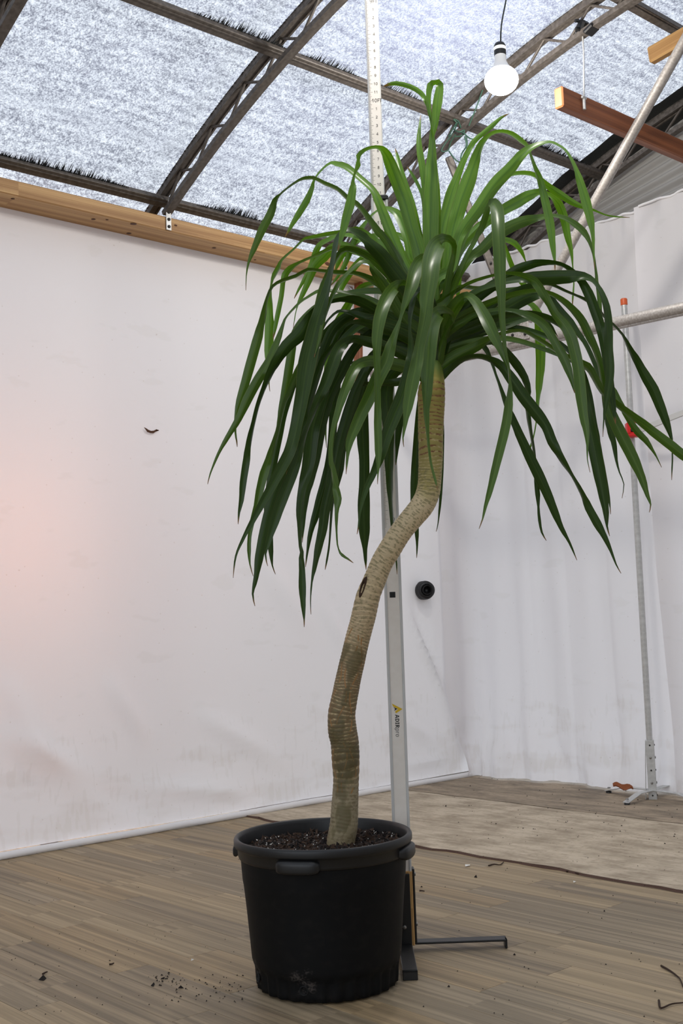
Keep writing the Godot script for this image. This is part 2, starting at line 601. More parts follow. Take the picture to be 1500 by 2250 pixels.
	for k in 91:
		var y := 0.03 + 2.72 * k / 90.0
		var r := PackedVector3Array()
		var u := PackedVector2Array()
		for c in 141:
			var x := lerpf(1.6, 5.08, c / 140.0)
			var d := 0.010 * n1.get_noise_2d(x * 1.3, y * 0.7) + 0.012 * n1.get_noise_2d(x * 3.0 + 9, y * 1.5) * clampf(1.0 - y / 1.1, 0, 1)
			for q in creases:
				d += crease(Vector2(x, y), q[0], q[1], q[2], q[3])
			d += 0.02 * exp(-y * 9.0)
			r.append(Vector3(x, y, ZL + d))
			u.append(Vector2(x - 1.2, -y))
		rw.append(r); uw.append(u)
	var gw := Geo.new()
	gw.sheet(rw, uw)
	put("sheeting", gw, M.stained, wl)
	var gw2 := Geo.new()
	gw2.box(Transform3D(Basis(), Vector3(0.3, 1.4, ZL)), Vector3(2.62, 2.7, 0.02), 0.004)
	put("sheeting_panel", gw2, M.fabric, wl)
	# rolled hem on the floor
	var hem := []
	for k in 50:
		var x := lerpf(1.5, 5.0, k / 49.0)
		hem.append(Vector3(x, 0.0155 + 0.003 * n1.get_noise_1d(x * 5), ZL + 0.035 + 0.006 * n1.get_noise_1d(x * 3 + 40)))
	var gh := Geo.new()
	gh.tube(hem, 0.015, 12)
	put("hem", gh, M.fabric, wl)
	# the torn slit
	var tear := Geo.new()
	var tc := on_z(332, 943, ZL + 0.012)
	var up_pts := [[-18, -3], [-10, 1], [-2, 4], [6, 3], [13, -1], [19, 1]]
	var lo_pts := [[-18, -2], [-11, 7], [-3, 9], [5, 9], [11, 5], [19, 2]]
	for k in 5:
		var s := 0.0021
		tear.quad(tc + Vector3(up_pts[k][0] * s, -up_pts[k][1] * s, 0), tc + Vector3(up_pts[k + 1][0] * s, -up_pts[k + 1][1] * s, 0.004), tc + Vector3(lo_pts[k + 1][0] * s, -lo_pts[k + 1][1] * s, 0.002), tc + Vector3(lo_pts[k][0] * s, -lo_pts[k][1] * s, 0))
	var to := put("torn_slit", tear, M.knot, wl)
	to.set_meta("label", "small dark brown tear")
	# ---- other walls that close the house
	var gg := Geo.new()
	gg.box(Transform3D(Basis(), Vector3(2.8, 1.45, 1.45)), Vector3(7.7, 2.9, 0.03), 0.004)
	structure(put("wall_back", gg, M.fabric), "white sheet wall behind the camera", "wall")
	# unseen near end wall; its wide doorway is added to let sky light in
	gg = Geo.new()
	gg.box(Transform3D(Basis(), Vector3(-1.0, 1.7, -3.5)), Vector3(0.03, 3.4, 2.0), 0.004)
	gg.box(Transform3D(Basis(), Vector3(-1.0, 1.7, 1.2)), Vector3(0.03, 3.4, 0.5), 0.004)
	gg.box(Transform3D(Basis(), Vector3(-1.0, 3.15, -0.775)), Vector3(0.03, 0.78, 3.45), 0.004)
	structure(put("wall_near", gg, M.fabric), "white end wall with a doorway added for light behind the camera", "wall")
	var ga := Geo.new()
	ga.box(Transform3D(Basis(), Vector3(6.6, 3.15, -1.6)), Vector3(0.03, 0.8, 6.3), 0.004)
	structure(put("wall_end", ga, M.tarp), "dark end wall beyond the curtains", "wall")
	# ---- ceiling cloth
	var rc := []
	var uc := []
	for k in 73:
		var z := lerpf(-4.74, 1.54, k / 72.0)
		var r := PackedVector3Array()
		var u := PackedVector2Array()
		for c in 41:
			var x := lerpf(-1.05, 6.6, c / 40.0)
			var sag := 0.006 * n1.get_noise_2d(x * 2.0, z * 3.0)
			r.append(Vector3(x, roof_y(z) + 0.055 + sag, z))
			u.append(Vector2(x, z * 1.06))
		rc.append(r); uc.append(u)
	var gc := Geo.new()
	gc.sheet(rc, uc)
	var ce := put("ceiling", gc, M.cloth)
	structure(ce, "arched roof of pale knitted shade cloth with daylight shining through", "ceiling")
	# black tarpaulin on the roof beyond the last rafter
	var rt := []
	var ut := []
	for k in 61:
		var z := lerpf(-4.74, 1.5, k / 60.0)
		var r := PackedVector3Array()
		var u := PackedVector2Array()
		for c in 13:
			var x := lerpf(5.02 + 0.01 * n1.get_noise_1d(z * 4.0), 6.6, c / 12.0)
			r.append(Vector3(x, roof_y(z) + 0.038 + 0.012 * n1.get_noise_2d(x * 6.0, z * 6.0), z))
			u.append(Vector2(x, z))
		rt.append(r); ut.append(u)
	var gt := Geo.new()
	gt.sheet(rt, ut)
	var tp := put("black_tarpaulin", gt, M.tarp)
	tag(tp, "black plastic tarpaulin lining the roof above the curtains", "tarpaulin")
	build_curtains(n1)
	# ---- eave beam
	var eb := thing("timber_beam", "long pale pine beam along the top of the left white sheet", "beam")
	var gb := Geo.new()
	var z0 := ZL - 0.002
	var z1 := -4.355
	gb.bar(Vector3(-0.98, 2.7525, (z0 + z1) * 0.5), Vector3(5.3, 2.7525, (z0 + z1) * 0.5), Vector3(0, 0, 1), z1 - z0, 0.066, 0.004)
	put("board", gb, M.pine, eb)
	for k in [[28, 437, 5], [235, 483, 4], [293, 492, 9], [283, 513, 7], [386, 495, 4], [720, 580, 9], [205, 482, 6], [470, 545, 6], [560, 571, 4]]:
		var kn := Geo.new()
		var onf := on_z(k[0], k[1], z1 + 0.001)
		if onf.y > 2.72:
			kn.lathe(Transform3D(Basis(Vector3.RIGHT, PI / 2).scaled(Vector3(1.5, 0.7, 1)), onf), [Vector2(0.0, 0.0015), Vector2(k[2] * 0.0011, 0.001), Vector2(k[2] * 0.0015, 0)], 10)
		else:
			kn.lathe(Transform3D(Basis(Vector3.RIGHT, PI), on_y(k[0], k[1], 2.7185)), [Vector2(0, 0.0015), Vector2(k[2] * 0.0012, 0.001), Vector2(k[2] * 0.0017, 0)], 10)
		put("knot", kn, M.knot, eb)
	# heat lamp hung just outside the left sheet: its glow comes through
	var hl := thing("heat_lamp", "warm heat lamp glowing through the left white sheet", "lamp", Vector3(2.16, 1.33, -5.2))
	var gl := Geo.new()
	gl.lathe(Transform3D(Basis(Vector3.RIGHT, PI / 2), Vector3(0, 0, -0.16)), [Vector2(0.03, 0), Vector2(0.05, 0.03), Vector2(0.11, 0.10), Vector2(0.115, 0.11)], 20)
	put("reflector", gl, M.galv, hl)
	var gq := Geo.new()
	gq.lathe(Transform3D(Basis(Vector3.RIGHT, PI / 2), Vector3(0, 0, -0.10)), [Vector2(0.001, 0), Vector2(0.03, 0.01), Vector2(0.055, 0.06), Vector2(0.04, 0.09), Vector2(0.001, 0.10)], 16)
	var hot := std(Color(1, 0.6, 0.35), 0.5)
	hot.emission_enabled = true
	hot.emission = Color(1, 0.5, 0.25)
	hot.emission_energy_multiplier = 1.0
	put("bulb", gq, hot, hl)
	var om := OmniLight3D.new()
	om.name = "heat_lamp_light"
	om.position = Vector3(0, 0, -0.05)
	om.light_color = Color(1.0, 0.62, 0.43)
	om.light_energy = 0.75
	om.light_size = 0.05
	om.omni_range = 12
	om.omni_attenuation = 2
	om.shadow_enabled = true
	hl.add_child(om)

func build_curtains(nz: FastNoiseLite) -> void:
	var curves := [[-4.18, 0.10, 0.020], [-3.80, 0.05, 0.016], [-3.55, 0.18, 0.018], [-3.25, 0.12, 0.016]]
	# first curtain: wraps round the corner from the left wall
	var rows := []
	var uvs := []
	for k in 81:
		var v := k / 80.0
		var r := PackedVector3Array()
		var u := PackedVector2Array()
		for c in 151:
			var t := c / 150.0
			var top := 2.93 + 0.006 * sin(t * 60.0)
			var foot := 0.012 + 0.014 * maxf(0.0, nz.get_noise_1d(t * 14.0 + 3.0))
			var y := lerpf(foot, top, v)
			var e := smoothstep(0.0, 0.6, y)
			var s0 := lerpf(-0.13, -0.27, e)
			var s := lerpf(s0, 1.36, t)
			# plan path: left wall, rounded corner, right wall
			var rad := 0.10
			var p := Vector2(5.01 + minf(s, 0.0), -4.485 + maxf(s, 0.0))
			if absf(s) < rad:
				var q := (s + rad) / (2.0 * rad)
				p = Vector2(5.01 - rad * (1.0 - q) * (1.0 - q), -4.485 + rad * q * q)
			var amp := lerpf(1.0, 0.55, v)
			var w := 0.014 * sin(s * 9.0 + 0.8 * nz.get_noise_1d(y * 0.5)) + 0.008 * sin(s * 31.0 + 1.0 + 0.6 * sin(y)) + 0.032 * nz.get_noise_2d(s * 4.0, y * 0.5)
			w *= amp
			for a in [[0.42, 0.007], [0.66, 0.006], [0.93, 0.007]]:
				var d: float = s - a[0] - 0.03 * (1.0 - v)
				w -= a[1] * exp(-d * d / 0.00025)
			# the header band gathers
			if y > 2.82: w += 0.006 * sin(s * 70.0)
			# the foot kicks out into the room and crumples
			w += 0.055 * pow(clampf(1.0 - y / 0.32, 0, 1), 1.6) * (0.6 + 0.8 * nz.get_noise_2d(s * 6.0 + 20, 0.0)) + 0.05 * nz.get_noise_2d(s * 7.0, y * 5.0 + 50) * clampf(1.0 - y / 0.5, 0, 1)
			var turn := clampf((s + rad) / (2.0 * rad), 0, 1) * PI * 0.5
			var side := Vector3(-sin(turn), 0, cos(turn))
			r.append(Vector3(p.x, y, p.y) + side * (w + 0.02))
			u.append(Vector2(s + 1.0, -y))
		rows.append(r); uvs.append(u)
	var g := Geo.new()
	g.sheet(rows, uvs)
	var wr := Node3D.new()
	wr.name = "wall_right"
	add_child(wr)
	structure(wr, "white hanging curtains closing the right side of the room", "wall")
	var o := put("curtain", g, M.curtain, wr)
	o.set_meta("label", "wide white curtain hanging from the corner to the pole")
	# header hem of the first curtain
	var hm := []
	for c in 90:
		var s := lerpf(0.1, 1.36, c / 89.0)
		hm.append(Vector3(5.01 - 0.02 - 0.006 * sin(s * 70.0), 2.932 + 0.004 * sin(s * 50.0), -4.485 + s))
	var gh := Geo.new()
	gh.tube(hm, 0.007, 8)
	put("header_hem", gh, M.fabric, wr)
	# second curtain: in front of the first, on to the right
	rows = []
	uvs = []
	for k in 71:
		var v := k / 70.0
		var r := PackedVector3Array()
		var u := PackedVector2Array()
		for c in 131:
			var t := c / 130.0
			var top := 2.935 + 0.008 * sin(t * 40.0)
			var y := lerpf(0.02 + 0.01 * nz.get_noise_1d(t * 9.0), top, v)
			var zz := lerpf(-3.22 + 0.07 * (1.0 - v) * (1.0 - v), -0.2, t)
			var w := (0.018 * sin(zz * 8.0 + 0.5 + 0.4 * sin(y * 1.3)) + 0.005 * sin(zz * 23.0 + 0.5 * y) + 0.03 * nz.get_noise_2d(zz * 3.0, y * 0.6)) * lerpf(1.0, 0.6, v)
			w += 0.03 * exp(-t * 60.0)
			w += 0.05 * pow(clampf(1.0 - y / 0.4, 0, 1), 1.5) * (0.7 + 0.6 * nz.get_noise_1d(zz * 5.0))
			if y > 2.83: w += 0.007 * sin(zz * 55.0)
			r.append(Vector3(4.965 - w, y, zz))
			u.append(Vector2(zz + 4.2, -y))
		rows.append(r); uvs.append(u)
	var g2 := Geo.new()
	g2.sheet(rows, uvs)
	var o2 := put("curtain", g2, M.curtain, wr)
	o2.set_meta("label", "white curtain overlapping from behind the galvanized pole to the right")
	var hm2 := []
	for c in 120:
		var zz := lerpf(-3.19, -0.2, c / 119.0)
		hm2.append(Vector3(4.955 - 0.007 * sin(zz * 55.0), 2.938 + 0.004 * sin(zz * 40.0), zz))
	var gh2 := Geo.new()
	gh2.tube(hm2, 0.007, 8)
	put("header_hem", gh2, M.fabric, wr)

# ---------------------------------------------------------------- roof frame
func sweep_rect(g: Geo, pts: Array, w: float, h: float) -> void:   # runs in a plane of constant x
	var ring := []
	for k in pts.size():
		var tg: Vector3 = (pts[mini(k + 1, pts.size() - 1)] - pts[maxi(k - 1, 0)]).normalized()
		var nn := Vector3.RIGHT.cross(tg).normalized() * (h * 0.5)
		var sx := Vector3(w * 0.5, 0, 0)
		ring.append([pts[k] - sx - nn, pts[k] + sx - nn, pts[k] + sx + nn, pts[k] - sx + nn])
	for k in pts.size() - 1:
		for e in 4:
			g.quad(ring[k][e], ring[k][(e + 1) % 4], ring[k + 1][(e + 1) % 4], ring[k + 1][e])
	var last: Array = ring[-1]
	g.quad(ring[0][3], ring[0][2], ring[0][1], ring[0][0])
	g.quad(last[0], last[1], last[2], last[3])

func needles(g: Geo, rng: RandomNumberGenerator, a: Vector3, b: Vector3, out: Vector3, lmin: float, lmax: float, count: int, taper := false) -> void:
	var along := (b - a).normalized()
	for k in count:
		var t := rng.randf()
		var fade := 1.0
		if taper: fade = pow(sin(PI * clampf(t, 0.01, 0.99)), 0.7)
		var p := a.lerp(b, t)
		var l := rng.randf_range(lmin, lmax) * fade
		var w := rng.randf_range(0.0012, 0.0032)
		var tip := p + out * l + along * rng.randf_range(-0.006, 0.010) + Vector3(0, -0.004, 0)
		g.tri(p - along * w, tip, p + along * w)

func rafter(x: float, label: String, zend: float) -> Node3D:
	var rf := thing("truss_rafter", label, "rafter", Vector3.ZERO, 0.0, "bowed steel truss rafters")
	var rng := RandomNumberGenerator.new()
	rng.seed = int(x * 100)
	var top := []
	var low := []
	var z := -4.60
	while z <= zend:
		top.append(Vector3(x, roof_y(z), z))
		z += 0.15
	z = -4.372
	while z <= zend:
		low.append(Vector3(x, roof_y(z) - 0.115, z))
		z += 0.15
	var g := Geo.new()
	sweep_rect(g, top, 0.046, 0.026)
	var tc := put("top_chord", g, M.steel, rf)
	var g1 := Geo.new()                      # the two lips of the top channel
	for s in [-1, 1]:
		var lip := []
		for p in top: lip.append(p + Vector3(s * 0.018, -0.016, 0))
		sweep_rect(g1, lip, 0.009, 0.010)
	put("channel_lip", g1, M.steel, tc)
	var g2 := Geo.new()
	sweep_rect(g2, low, 0.040, 0.022)
	put("bottom_chord", g2, M.steel, rf)
	var fr := Geo.new()  # dark slivers stand in for shade on the cloth along the chord
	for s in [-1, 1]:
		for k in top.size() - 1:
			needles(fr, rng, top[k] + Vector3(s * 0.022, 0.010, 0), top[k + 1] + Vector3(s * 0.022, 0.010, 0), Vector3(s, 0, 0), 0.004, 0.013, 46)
	var fo := put("shade_fringe", fr, M.shade_fringe, rf)
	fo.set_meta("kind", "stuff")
	# zigzag web, one bar at a time
	var zz := -4.372
	var up := false
	while zz < zend - 0.2:
		var nx := zz + 0.125
		var a := Vector3(x, roof_y(zz) - (0.015 if up else 0.105), zz)
		var b := Vector3(x, roof_y(nx) - (0.105 if up else 0.015), nx)
		var gw := Geo.new()
		gw.bar(a, b, Vector3.RIGHT, 0.012, 0.010, 0.002)
		put("web_bar", gw, M.steel, rf)
		zz = nx
		up = not up
	return rf

func bolt(parent: Node, p: Vector3, nrm: Vector3, r: float, mat: Material) -> void:
	var g := Geo.new()
	var y := nrm.normalized()
	var x := y.cross(Vector3.UP if absf(y.y) < 0.9 else Vector3.RIGHT).normalized()
	g.lathe(Transform3D(Basis(x, y, x.cross(y)), p), [Vector2(r, 0), Vector2(r, r * 0.5), Vector2(r * 0.8, r * 0.7), Vector2(0.0001, r * 0.75)], 8)
	put("bolt", g, mat, parent)

func build_roof_frame() -> void:
	rafter(X0, "dark steel truss rafter cut off at the top left corner", 1.2)
	rafter(X1, "dark steel truss rafter meeting the pine beam left of the plant", 1.2)
	rafter(X2, "dark steel truss rafter running up behind the glowing bulb", 1.2)
	rafter(X3, "dark steel truss rafter under the black tarpaulin", 1.2)
	# purlins
	var rng := RandomNumberGenerator.new()
	rng.seed = 44
	var zs := [-4.384, -3.530, -2.62]
	var labels := ["lowest steel purlin just above the pine beam", "middle steel purlin crossing behind the top of the plant", "upper steel purlin at the top right corner"]
	var spans := [[[2.0, 2.72, 1.0], [3.05, 3.55, 1.0]], [[2.45, 2.95, 1.0], [3.0, 3.35, 0.8], [3.4, 3.75, 0.6], [4.35, 5.0, 1.0]], [[4.5, 5.0, 1.0]]]
	for k in 3:
		var z: float = zs[k]
		var y := roof_y(z) - 0.046
		var slope := atan2(roof_y(z + 0.05) - roof_y(z - 0.05), 0.1)
		var side := Vector3(0, sin(slope), cos(slope))
		var pu := thing("purlin", labels[k], "purlin", Vector3.ZERO, 0.0, "steel purlins")
		var g := Geo.new()
		g.bar(Vector3(-0.98, y, z), Vector3(5.14, y, z), side, 0.050, 0.028, 0.003)
		put("tube", g, M.steel, pu)
		var g2 := Geo.new()
		g2.bar(Vector3(-0.98, y, z) - Vector3(0, 0.016, 0) + side * 0.012, Vector3(5.14, y, z) - Vector3(0, 0.016, 0) + side * 0.012, side, 0.008, 0.006, 0.001)
		put("rib", g2, M.steel, pu)
		var fr := Geo.new()  # shade of the purlin on the cloth, built as dark slivers
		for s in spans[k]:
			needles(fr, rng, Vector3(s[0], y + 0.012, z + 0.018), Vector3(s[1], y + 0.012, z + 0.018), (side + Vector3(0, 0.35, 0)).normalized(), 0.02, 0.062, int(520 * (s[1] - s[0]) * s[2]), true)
		var fo := put("shade_fringe", fr, M.shade_fringe, pu)
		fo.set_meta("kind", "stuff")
	# straps that tie rafters to the beam
	for x in [X0, X1, X2]:
		var st := thing("steel_strap", "perforated steel strap holding the %s rafter to the pine beam" % {X0: "leftmost", X1: "middle", X2: "plant-hidden"}[x], "bracket", Vector3.ZERO, 0.0, "rafter straps")
		var g := Geo.new()
		g.bar(Vector3(x, 2.70 + 0.022, -4.350), Vector3(x, 2.815, -4.350), Vector3.RIGHT, 0.028, 0.003, 0.001)
		g.bar(Vector3(x, 2.812, -4.350), Vector3(x + 0.008, 2.868, -4.335), Vector3.RIGHT, 0.028, 0.003, 0.001)
		put("plate", g, M.galv, st)
		for y in [2.738, 2.772, 2.806, 2.85]:
			bolt(st, Vector3(x, y, -4.3485 + (0.012 if y > 2.82 else 0.0)), Vector3(0, 0, 1), 0.0075, M.dark_bolt)

# ---------------------------------------------------------------- frame in front of the curtains
func build_right_frame() -> void:
	var xp := 4.262                               # upright plane of the pipe frame
	var zt := Vector3(0, 0, 1)
	# wooden post on the left wall that carries the pipe
	var a0 := on_z(787, 690, ZL + 0.06)
	var ps := thing("wooden_post", "reddish wooden post on the left sheet seen between the leaves", "post")
	var g := Geo.new()
	g.bar(Vector3(a0.x - 0.01, on_z(790, 838, ZL + 0.05).y, ZL + 0.05), Vector3(a0.x + 0.02, 2.72, ZL + 0.05), Vector3.RIGHT, 0.024, 0.05, 0.003)
	put("board", g, M.redwood, ps)
	# horizontal rail
	var rl := thing("pipe_rail", "weathered grey horizontal pipe crossing in front of the curtains", "pipe")
	var ya := on_z(803, 822, ZL + 0.05).y
	var yb := on_x(1500, 667, xp).y
	var pa := Vector3(xp, ya, ZL + 0.06)
	var pb := Vector3(xp, yb - 0.01, -1.6)
	var mid := on_x(1300, 720, xp)
	g = Geo.new()
	var rail := []
	for k in 20: rail.append(pa.lerp(Vector3(xp, mid.y, mid.z), k / 19.0))
	var dirr: Vector3 = (rail[19] - rail[0]).normalized()
	rail.append(rail[19] + dirr * 1.4)
	g.tube(rail, 0.026, 16)
	put("tube", g, M.old_pipe, rl)
	var g1 := Geo.new()
	g1.bar(rail[0] - Vector3(0, 0.026, 0), rail[20] - Vector3(0, 0.026, 0), Vector3.RIGHT, 0.020, 0.010, 0.002)
	put("lower_seam", g1, M.old_pipe, rl)
	# gusset plate
	var gc := on_x(1146, 722, xp)
	var gp := thing("gusset_plate", "bolted steel plate joining the braces to the horizontal pipe", "bracket", gc)
	g = Geo.new()
	g.bar(Vector3(-0.03, -0.065, 0), Vector3(-0.03, 0.055, 0), zt, 0.13, 0.006, 0.002)
	put("plate", g, M.old_pipe, gp)
	g = Geo.new()
	g.bar(Vector3(-0.036, 0.012, -0.02), Vector3(-0.036, 0.028, 0.012), zt, 0.03, 0.012, 0.002)
	put("clip", g, M.galv, gp)
	for b in [[-0.032, 0.02], [0.03, 0.03], [0.028, -0.018], [-0.03, -0.03], [0.045, -0.04]]:
		bolt(gp, Vector3(-0.033, b[1], b[0]), Vector3(-1, 0, 0), 0.008, M.dark_bolt)
	# braces
	var b1 := on_x(1160, 705, xp)
	var b2 := on_x(1500, 95, xp)
	var br := thing("pipe_brace", "long speckled grey brace pipe slanting up to the top right", "pipe", Vector3.ZERO, 0.0, "brace pipes")
	g = Geo.new()
	g.tube([b1, b1.lerp(b2, 0.5), b2, b2 + (b2 - b1) * 0.22], [0.021, 0.022, 0.022, 0.022], 16)
	put("tube", g, M.old_pipe, br)
	var c1 := on_x(1128, 706, xp)
	var c2 := on_x(985, 345, X2)
	var br2 := thing("pipe_brace", "short steel brace running from the wire tangle down behind the leaves", "pipe", Vector3.ZERO, 0.0, "brace pipes")
	g = Geo.new()
	g.bar(c1, c2, Vector3(1, 0, 1), 0.036, 0.026, 0.004)
	put("tube", g, M.steel, br2)
	bolt(br2, c1.lerp(c2, 0.35) + Vector3(-0.014, 0.0, 0.012), Vector3(-1, 0, 1), 0.006, M.dark_bolt)
	# timber hung from the rafter
	var hz := on_x(1279, 66, X2)
	var hang := Vector3(X2, hz.y, hz.z)
	var wb := on_z(1281, 226, hang.z)
	var wire := thing("hanging_clamp", "black clamp with a thin wire holding up the red timber", "clamp")
	g = Geo.new()
	g.tube([Vector3(hang.x, hang.y + 0.03, hang.z), Vector3(hang.x, hang.y - 0.1, hang.z), Vector3(wb.x, wb.y - 0.02, hang.z + 0.002)], 0.0035, 8)
	put("wire", g, M.galv, wire)
	g = Geo.new()
	g.box(Transform3D(Basis(Vector3.RIGHT, 0.5), hang + Vector3(0, 0.012, 0)), Vector3(0.045, 0.055, 0.04), 0.008)
	g.box(Transform3D(Basis(Vector3.RIGHT, -0.4), hang + Vector3(0.0, -0.018, 0.045)), Vector3(0.06, 0.018, 0.05), 0.005)
	put("jaw", g, M.black, wire)
	g = Geo.new()
	g.box(Transform3D(Basis(Vector3.BACK, 0.3), hang + Vector3(-0.035, 0.03, 0.0)), Vector3(0.03, 0.014, 0.012), 0.003)
	g.box(Transform3D(Basis(Vector3.BACK, 0.3), hang + Vector3(-0.035, -0.005, 0.0)), Vector3(0.03, 0.012, 0.012), 0.003)
	put("trigger", g, M.black, wire)
	g = Geo.new()
	g.tube([Vector3(wb.x, wb.y + 0.028, hang.z + 0.004), Vector3(wb.x, wb.y - 0.03, hang.z + 0.004)], 0.007, 8)
	g.tube([Vector3(wb.x - 0.016, wb.y + 0.02, hang.z + 0.006), Vector3(wb.x + 0.012, wb.y + 0.02, hang.z + 0.006)], 0.006, 8)
	put("wire_clip", g, M.galv, wire)
	var tb := thing("hanging_timber", "reddish brown timber hung by a wire near the top right", "timber")
	var lend := on_z(1241, 222, hang.z)
	g = Geo.new()
	g.bar(Vector3(lend.x - 0.005, wb.y - 0.002, hang.z - 0.03), Vector3(6.5, wb.y - 0.002, hang.z - 0.03), Vector3.UP, 0.090, 0.045, 0.006)
	put("board", g, M.redwood, tb)
	# short pale timber at the top right
	var s1 := on_x(1428, 124, X2 + 0.35)
	var s2 := on_x(1560, 48, X2 + 0.35)
	var sb := thing("short_timber", "short ochre timber end poking in at the top right edge", "timber")
	g = Geo.new()
	g.bar(s1, s1 + (s2 - s1) * 2.2, Vector3.RIGHT, 0.04, 0.075, 0.006)
	put("board", g, M.oak, sb)
	# clear corrugated panel behind the curtain top
	var cp := thing("corrugated_panel", "clear corrugated plastic panel above the right curtain", "panel")
	var rows := []
	var uvs := []
	for k in 145:
		var t := k / 144.0
		var l := on_x(lerpf(1092, 1150, t), lerpf(556, 640, t), XR + 0.19 + 0.02 * t)
		var r := on_x(1720, lerpf(108, 505, t), XR + 0.19 + 0.02 * t)
		var ph := t * TAU * 12.0
		var off := Vector3(-0.012 * cos(ph), 0, 0)
		var row := PackedVector3Array()
		var uv := PackedVector2Array()
		for c in 7:
			row.append(l.lerp(r, c / 6.0) + off)
			uv.append(Vector2(c, t))
		rows.append(row); uvs.append(uv)
	g = Geo.new()
	g.sheet(rows, uvs)
	put("sheet", g, M.poly, cp)
	# tangle of green wire at the rafter joint
	var wt := thing("wire_tangle", "tangle of thin green wire hanging from the rafter joint", "wire")
	var strands := [[[985, 300], [1004, 268], [996, 290], [976, 318], [970, 332], [984, 330], [990, 312], [1000, 296]], [[1010, 290], [1022, 296], [1026, 322], [1018, 345], [1012, 352], [1014, 338], [1024, 320], [1020, 300]],
		[[1018, 292], [1032, 304], [1046, 306]], [[986, 332], [996, 346], [1008, 356], [1024, 354]], [[994, 282], [1008, 290], [1020, 286], [1014, 298], [1000, 300]], [[1002, 268], [996, 262], [1006, 266], [1012, 280]], [[1030, 276], [1046, 236], [1060, 198]]]
	for s in strands:
		var cu := Curve3D.new()
		var pts := []
		for k in s.size():
			pts.append(on_x(s[k][0], s[k][1], X2 - 0.03 - 0.012 * sin(k * 2.1)))
		g = Geo.new()
		g.tube(smooth(pts, 5), 0.0034, 6)
		put("strand", g, M.green_wire, wt)

func smooth(pts: Array, sub: int) -> Array:
	var o := []
	for k in pts.size() - 1:
		var p0: Vector3 = pts[maxi(k - 1, 0)]
		var p3: Vector3 = pts[mini(k + 2, pts.size() - 1)]
		for j in sub:
			o.append(pts[k].cubic_interpolate(pts[k + 1], p0, p3, float(j) / sub))
	o.append(pts[-1])
	return o

func build_bulb(c: Vector3, d: float, energy: float, label: String) -> void:
	var bl := thing("hanging_bulb", label, "lamp", c, 0.0, "hanging lamp bulbs")
	var k := 0.00173
	var ht := 80.0 * k
	var g := Geo.new()
	g.lathe(Transform3D(), [Vector2(13.0 * k, ht * 0.72), Vector2(14.0 * k, ht * 0.5), Vector2(19.0 * k, ht * 0.36), Vector2(27.0 * k, ht * 0.24)], 24)
	put("neck", g, M.white_cap, bl)
	g = Geo.new()
	g.lathe(Transform3D(), [Vector2(12.5 * k, ht * 0.68), Vector2(14 * k, ht * 0.70), Vector2(14 * k, ht * 0.98), Vector2(11 * k, ht * 1.06), Vector2(0.001, ht * 1.07)], 20)
	put("socket", g, M.black, bl)
	g = Geo.new()
	g.lathe(Transform3D(), [Vector2(14.3 * k, ht * 0.84), Vector2(14.4 * k, ht * 0.86), Vector2(14.4 * k, ht * 0.92), Vector2(14.3 * k, ht * 0.94)], 20)
	put("socket_band", g, M.white_cap, bl)
	g = Geo.new()
	var prof := []
	for a in 13:
		var th := PI * a / 12.0
		prof.append(Vector2(maxf(0.0005, sin(th) * 40.0 * k), -5.0 * k + cos(th) * 33.0 * k))
	prof.reverse()
	g.lathe(Transform3D(), prof, 24)
	var em := std(Color(1, 1, 1), 0.4)
	em.emission_enabled = true
	em.emission = Color(1.0, 1.0, 0.98)
	em.emission_energy_multiplier = 5.0
	put("globe", g, em, bl)
	var up := roof_y(c.z) + 0.02 - c.y
	g = Geo.new()
	var sw := RT * 0.055 * (d / 4.5)
	g.tube(smooth([Vector3(0.006, ht, 0), Vector3(0, lerpf(ht, up, 0.3), 0) + sw * 0.2, Vector3(0, lerpf(ht, up, 0.65), 0) + sw * 0.6, Vector3(0, up, 0) + sw], 4), 0.0032, 6)
	put("cord", g, M.cord, bl)
	var om := OmniLight3D.new()
	om.name = "bulb_light"
	om.position = Vector3(0, -0.01, 0)
	om.light_color = Color(1.0, 0.98, 0.95)
	om.light_energy = energy
	om.light_size = 0.075
	om.omni_range = 30
	om.omni_attenuation = 2
	om.shadow_enabled = true
	bl.add_child(om)

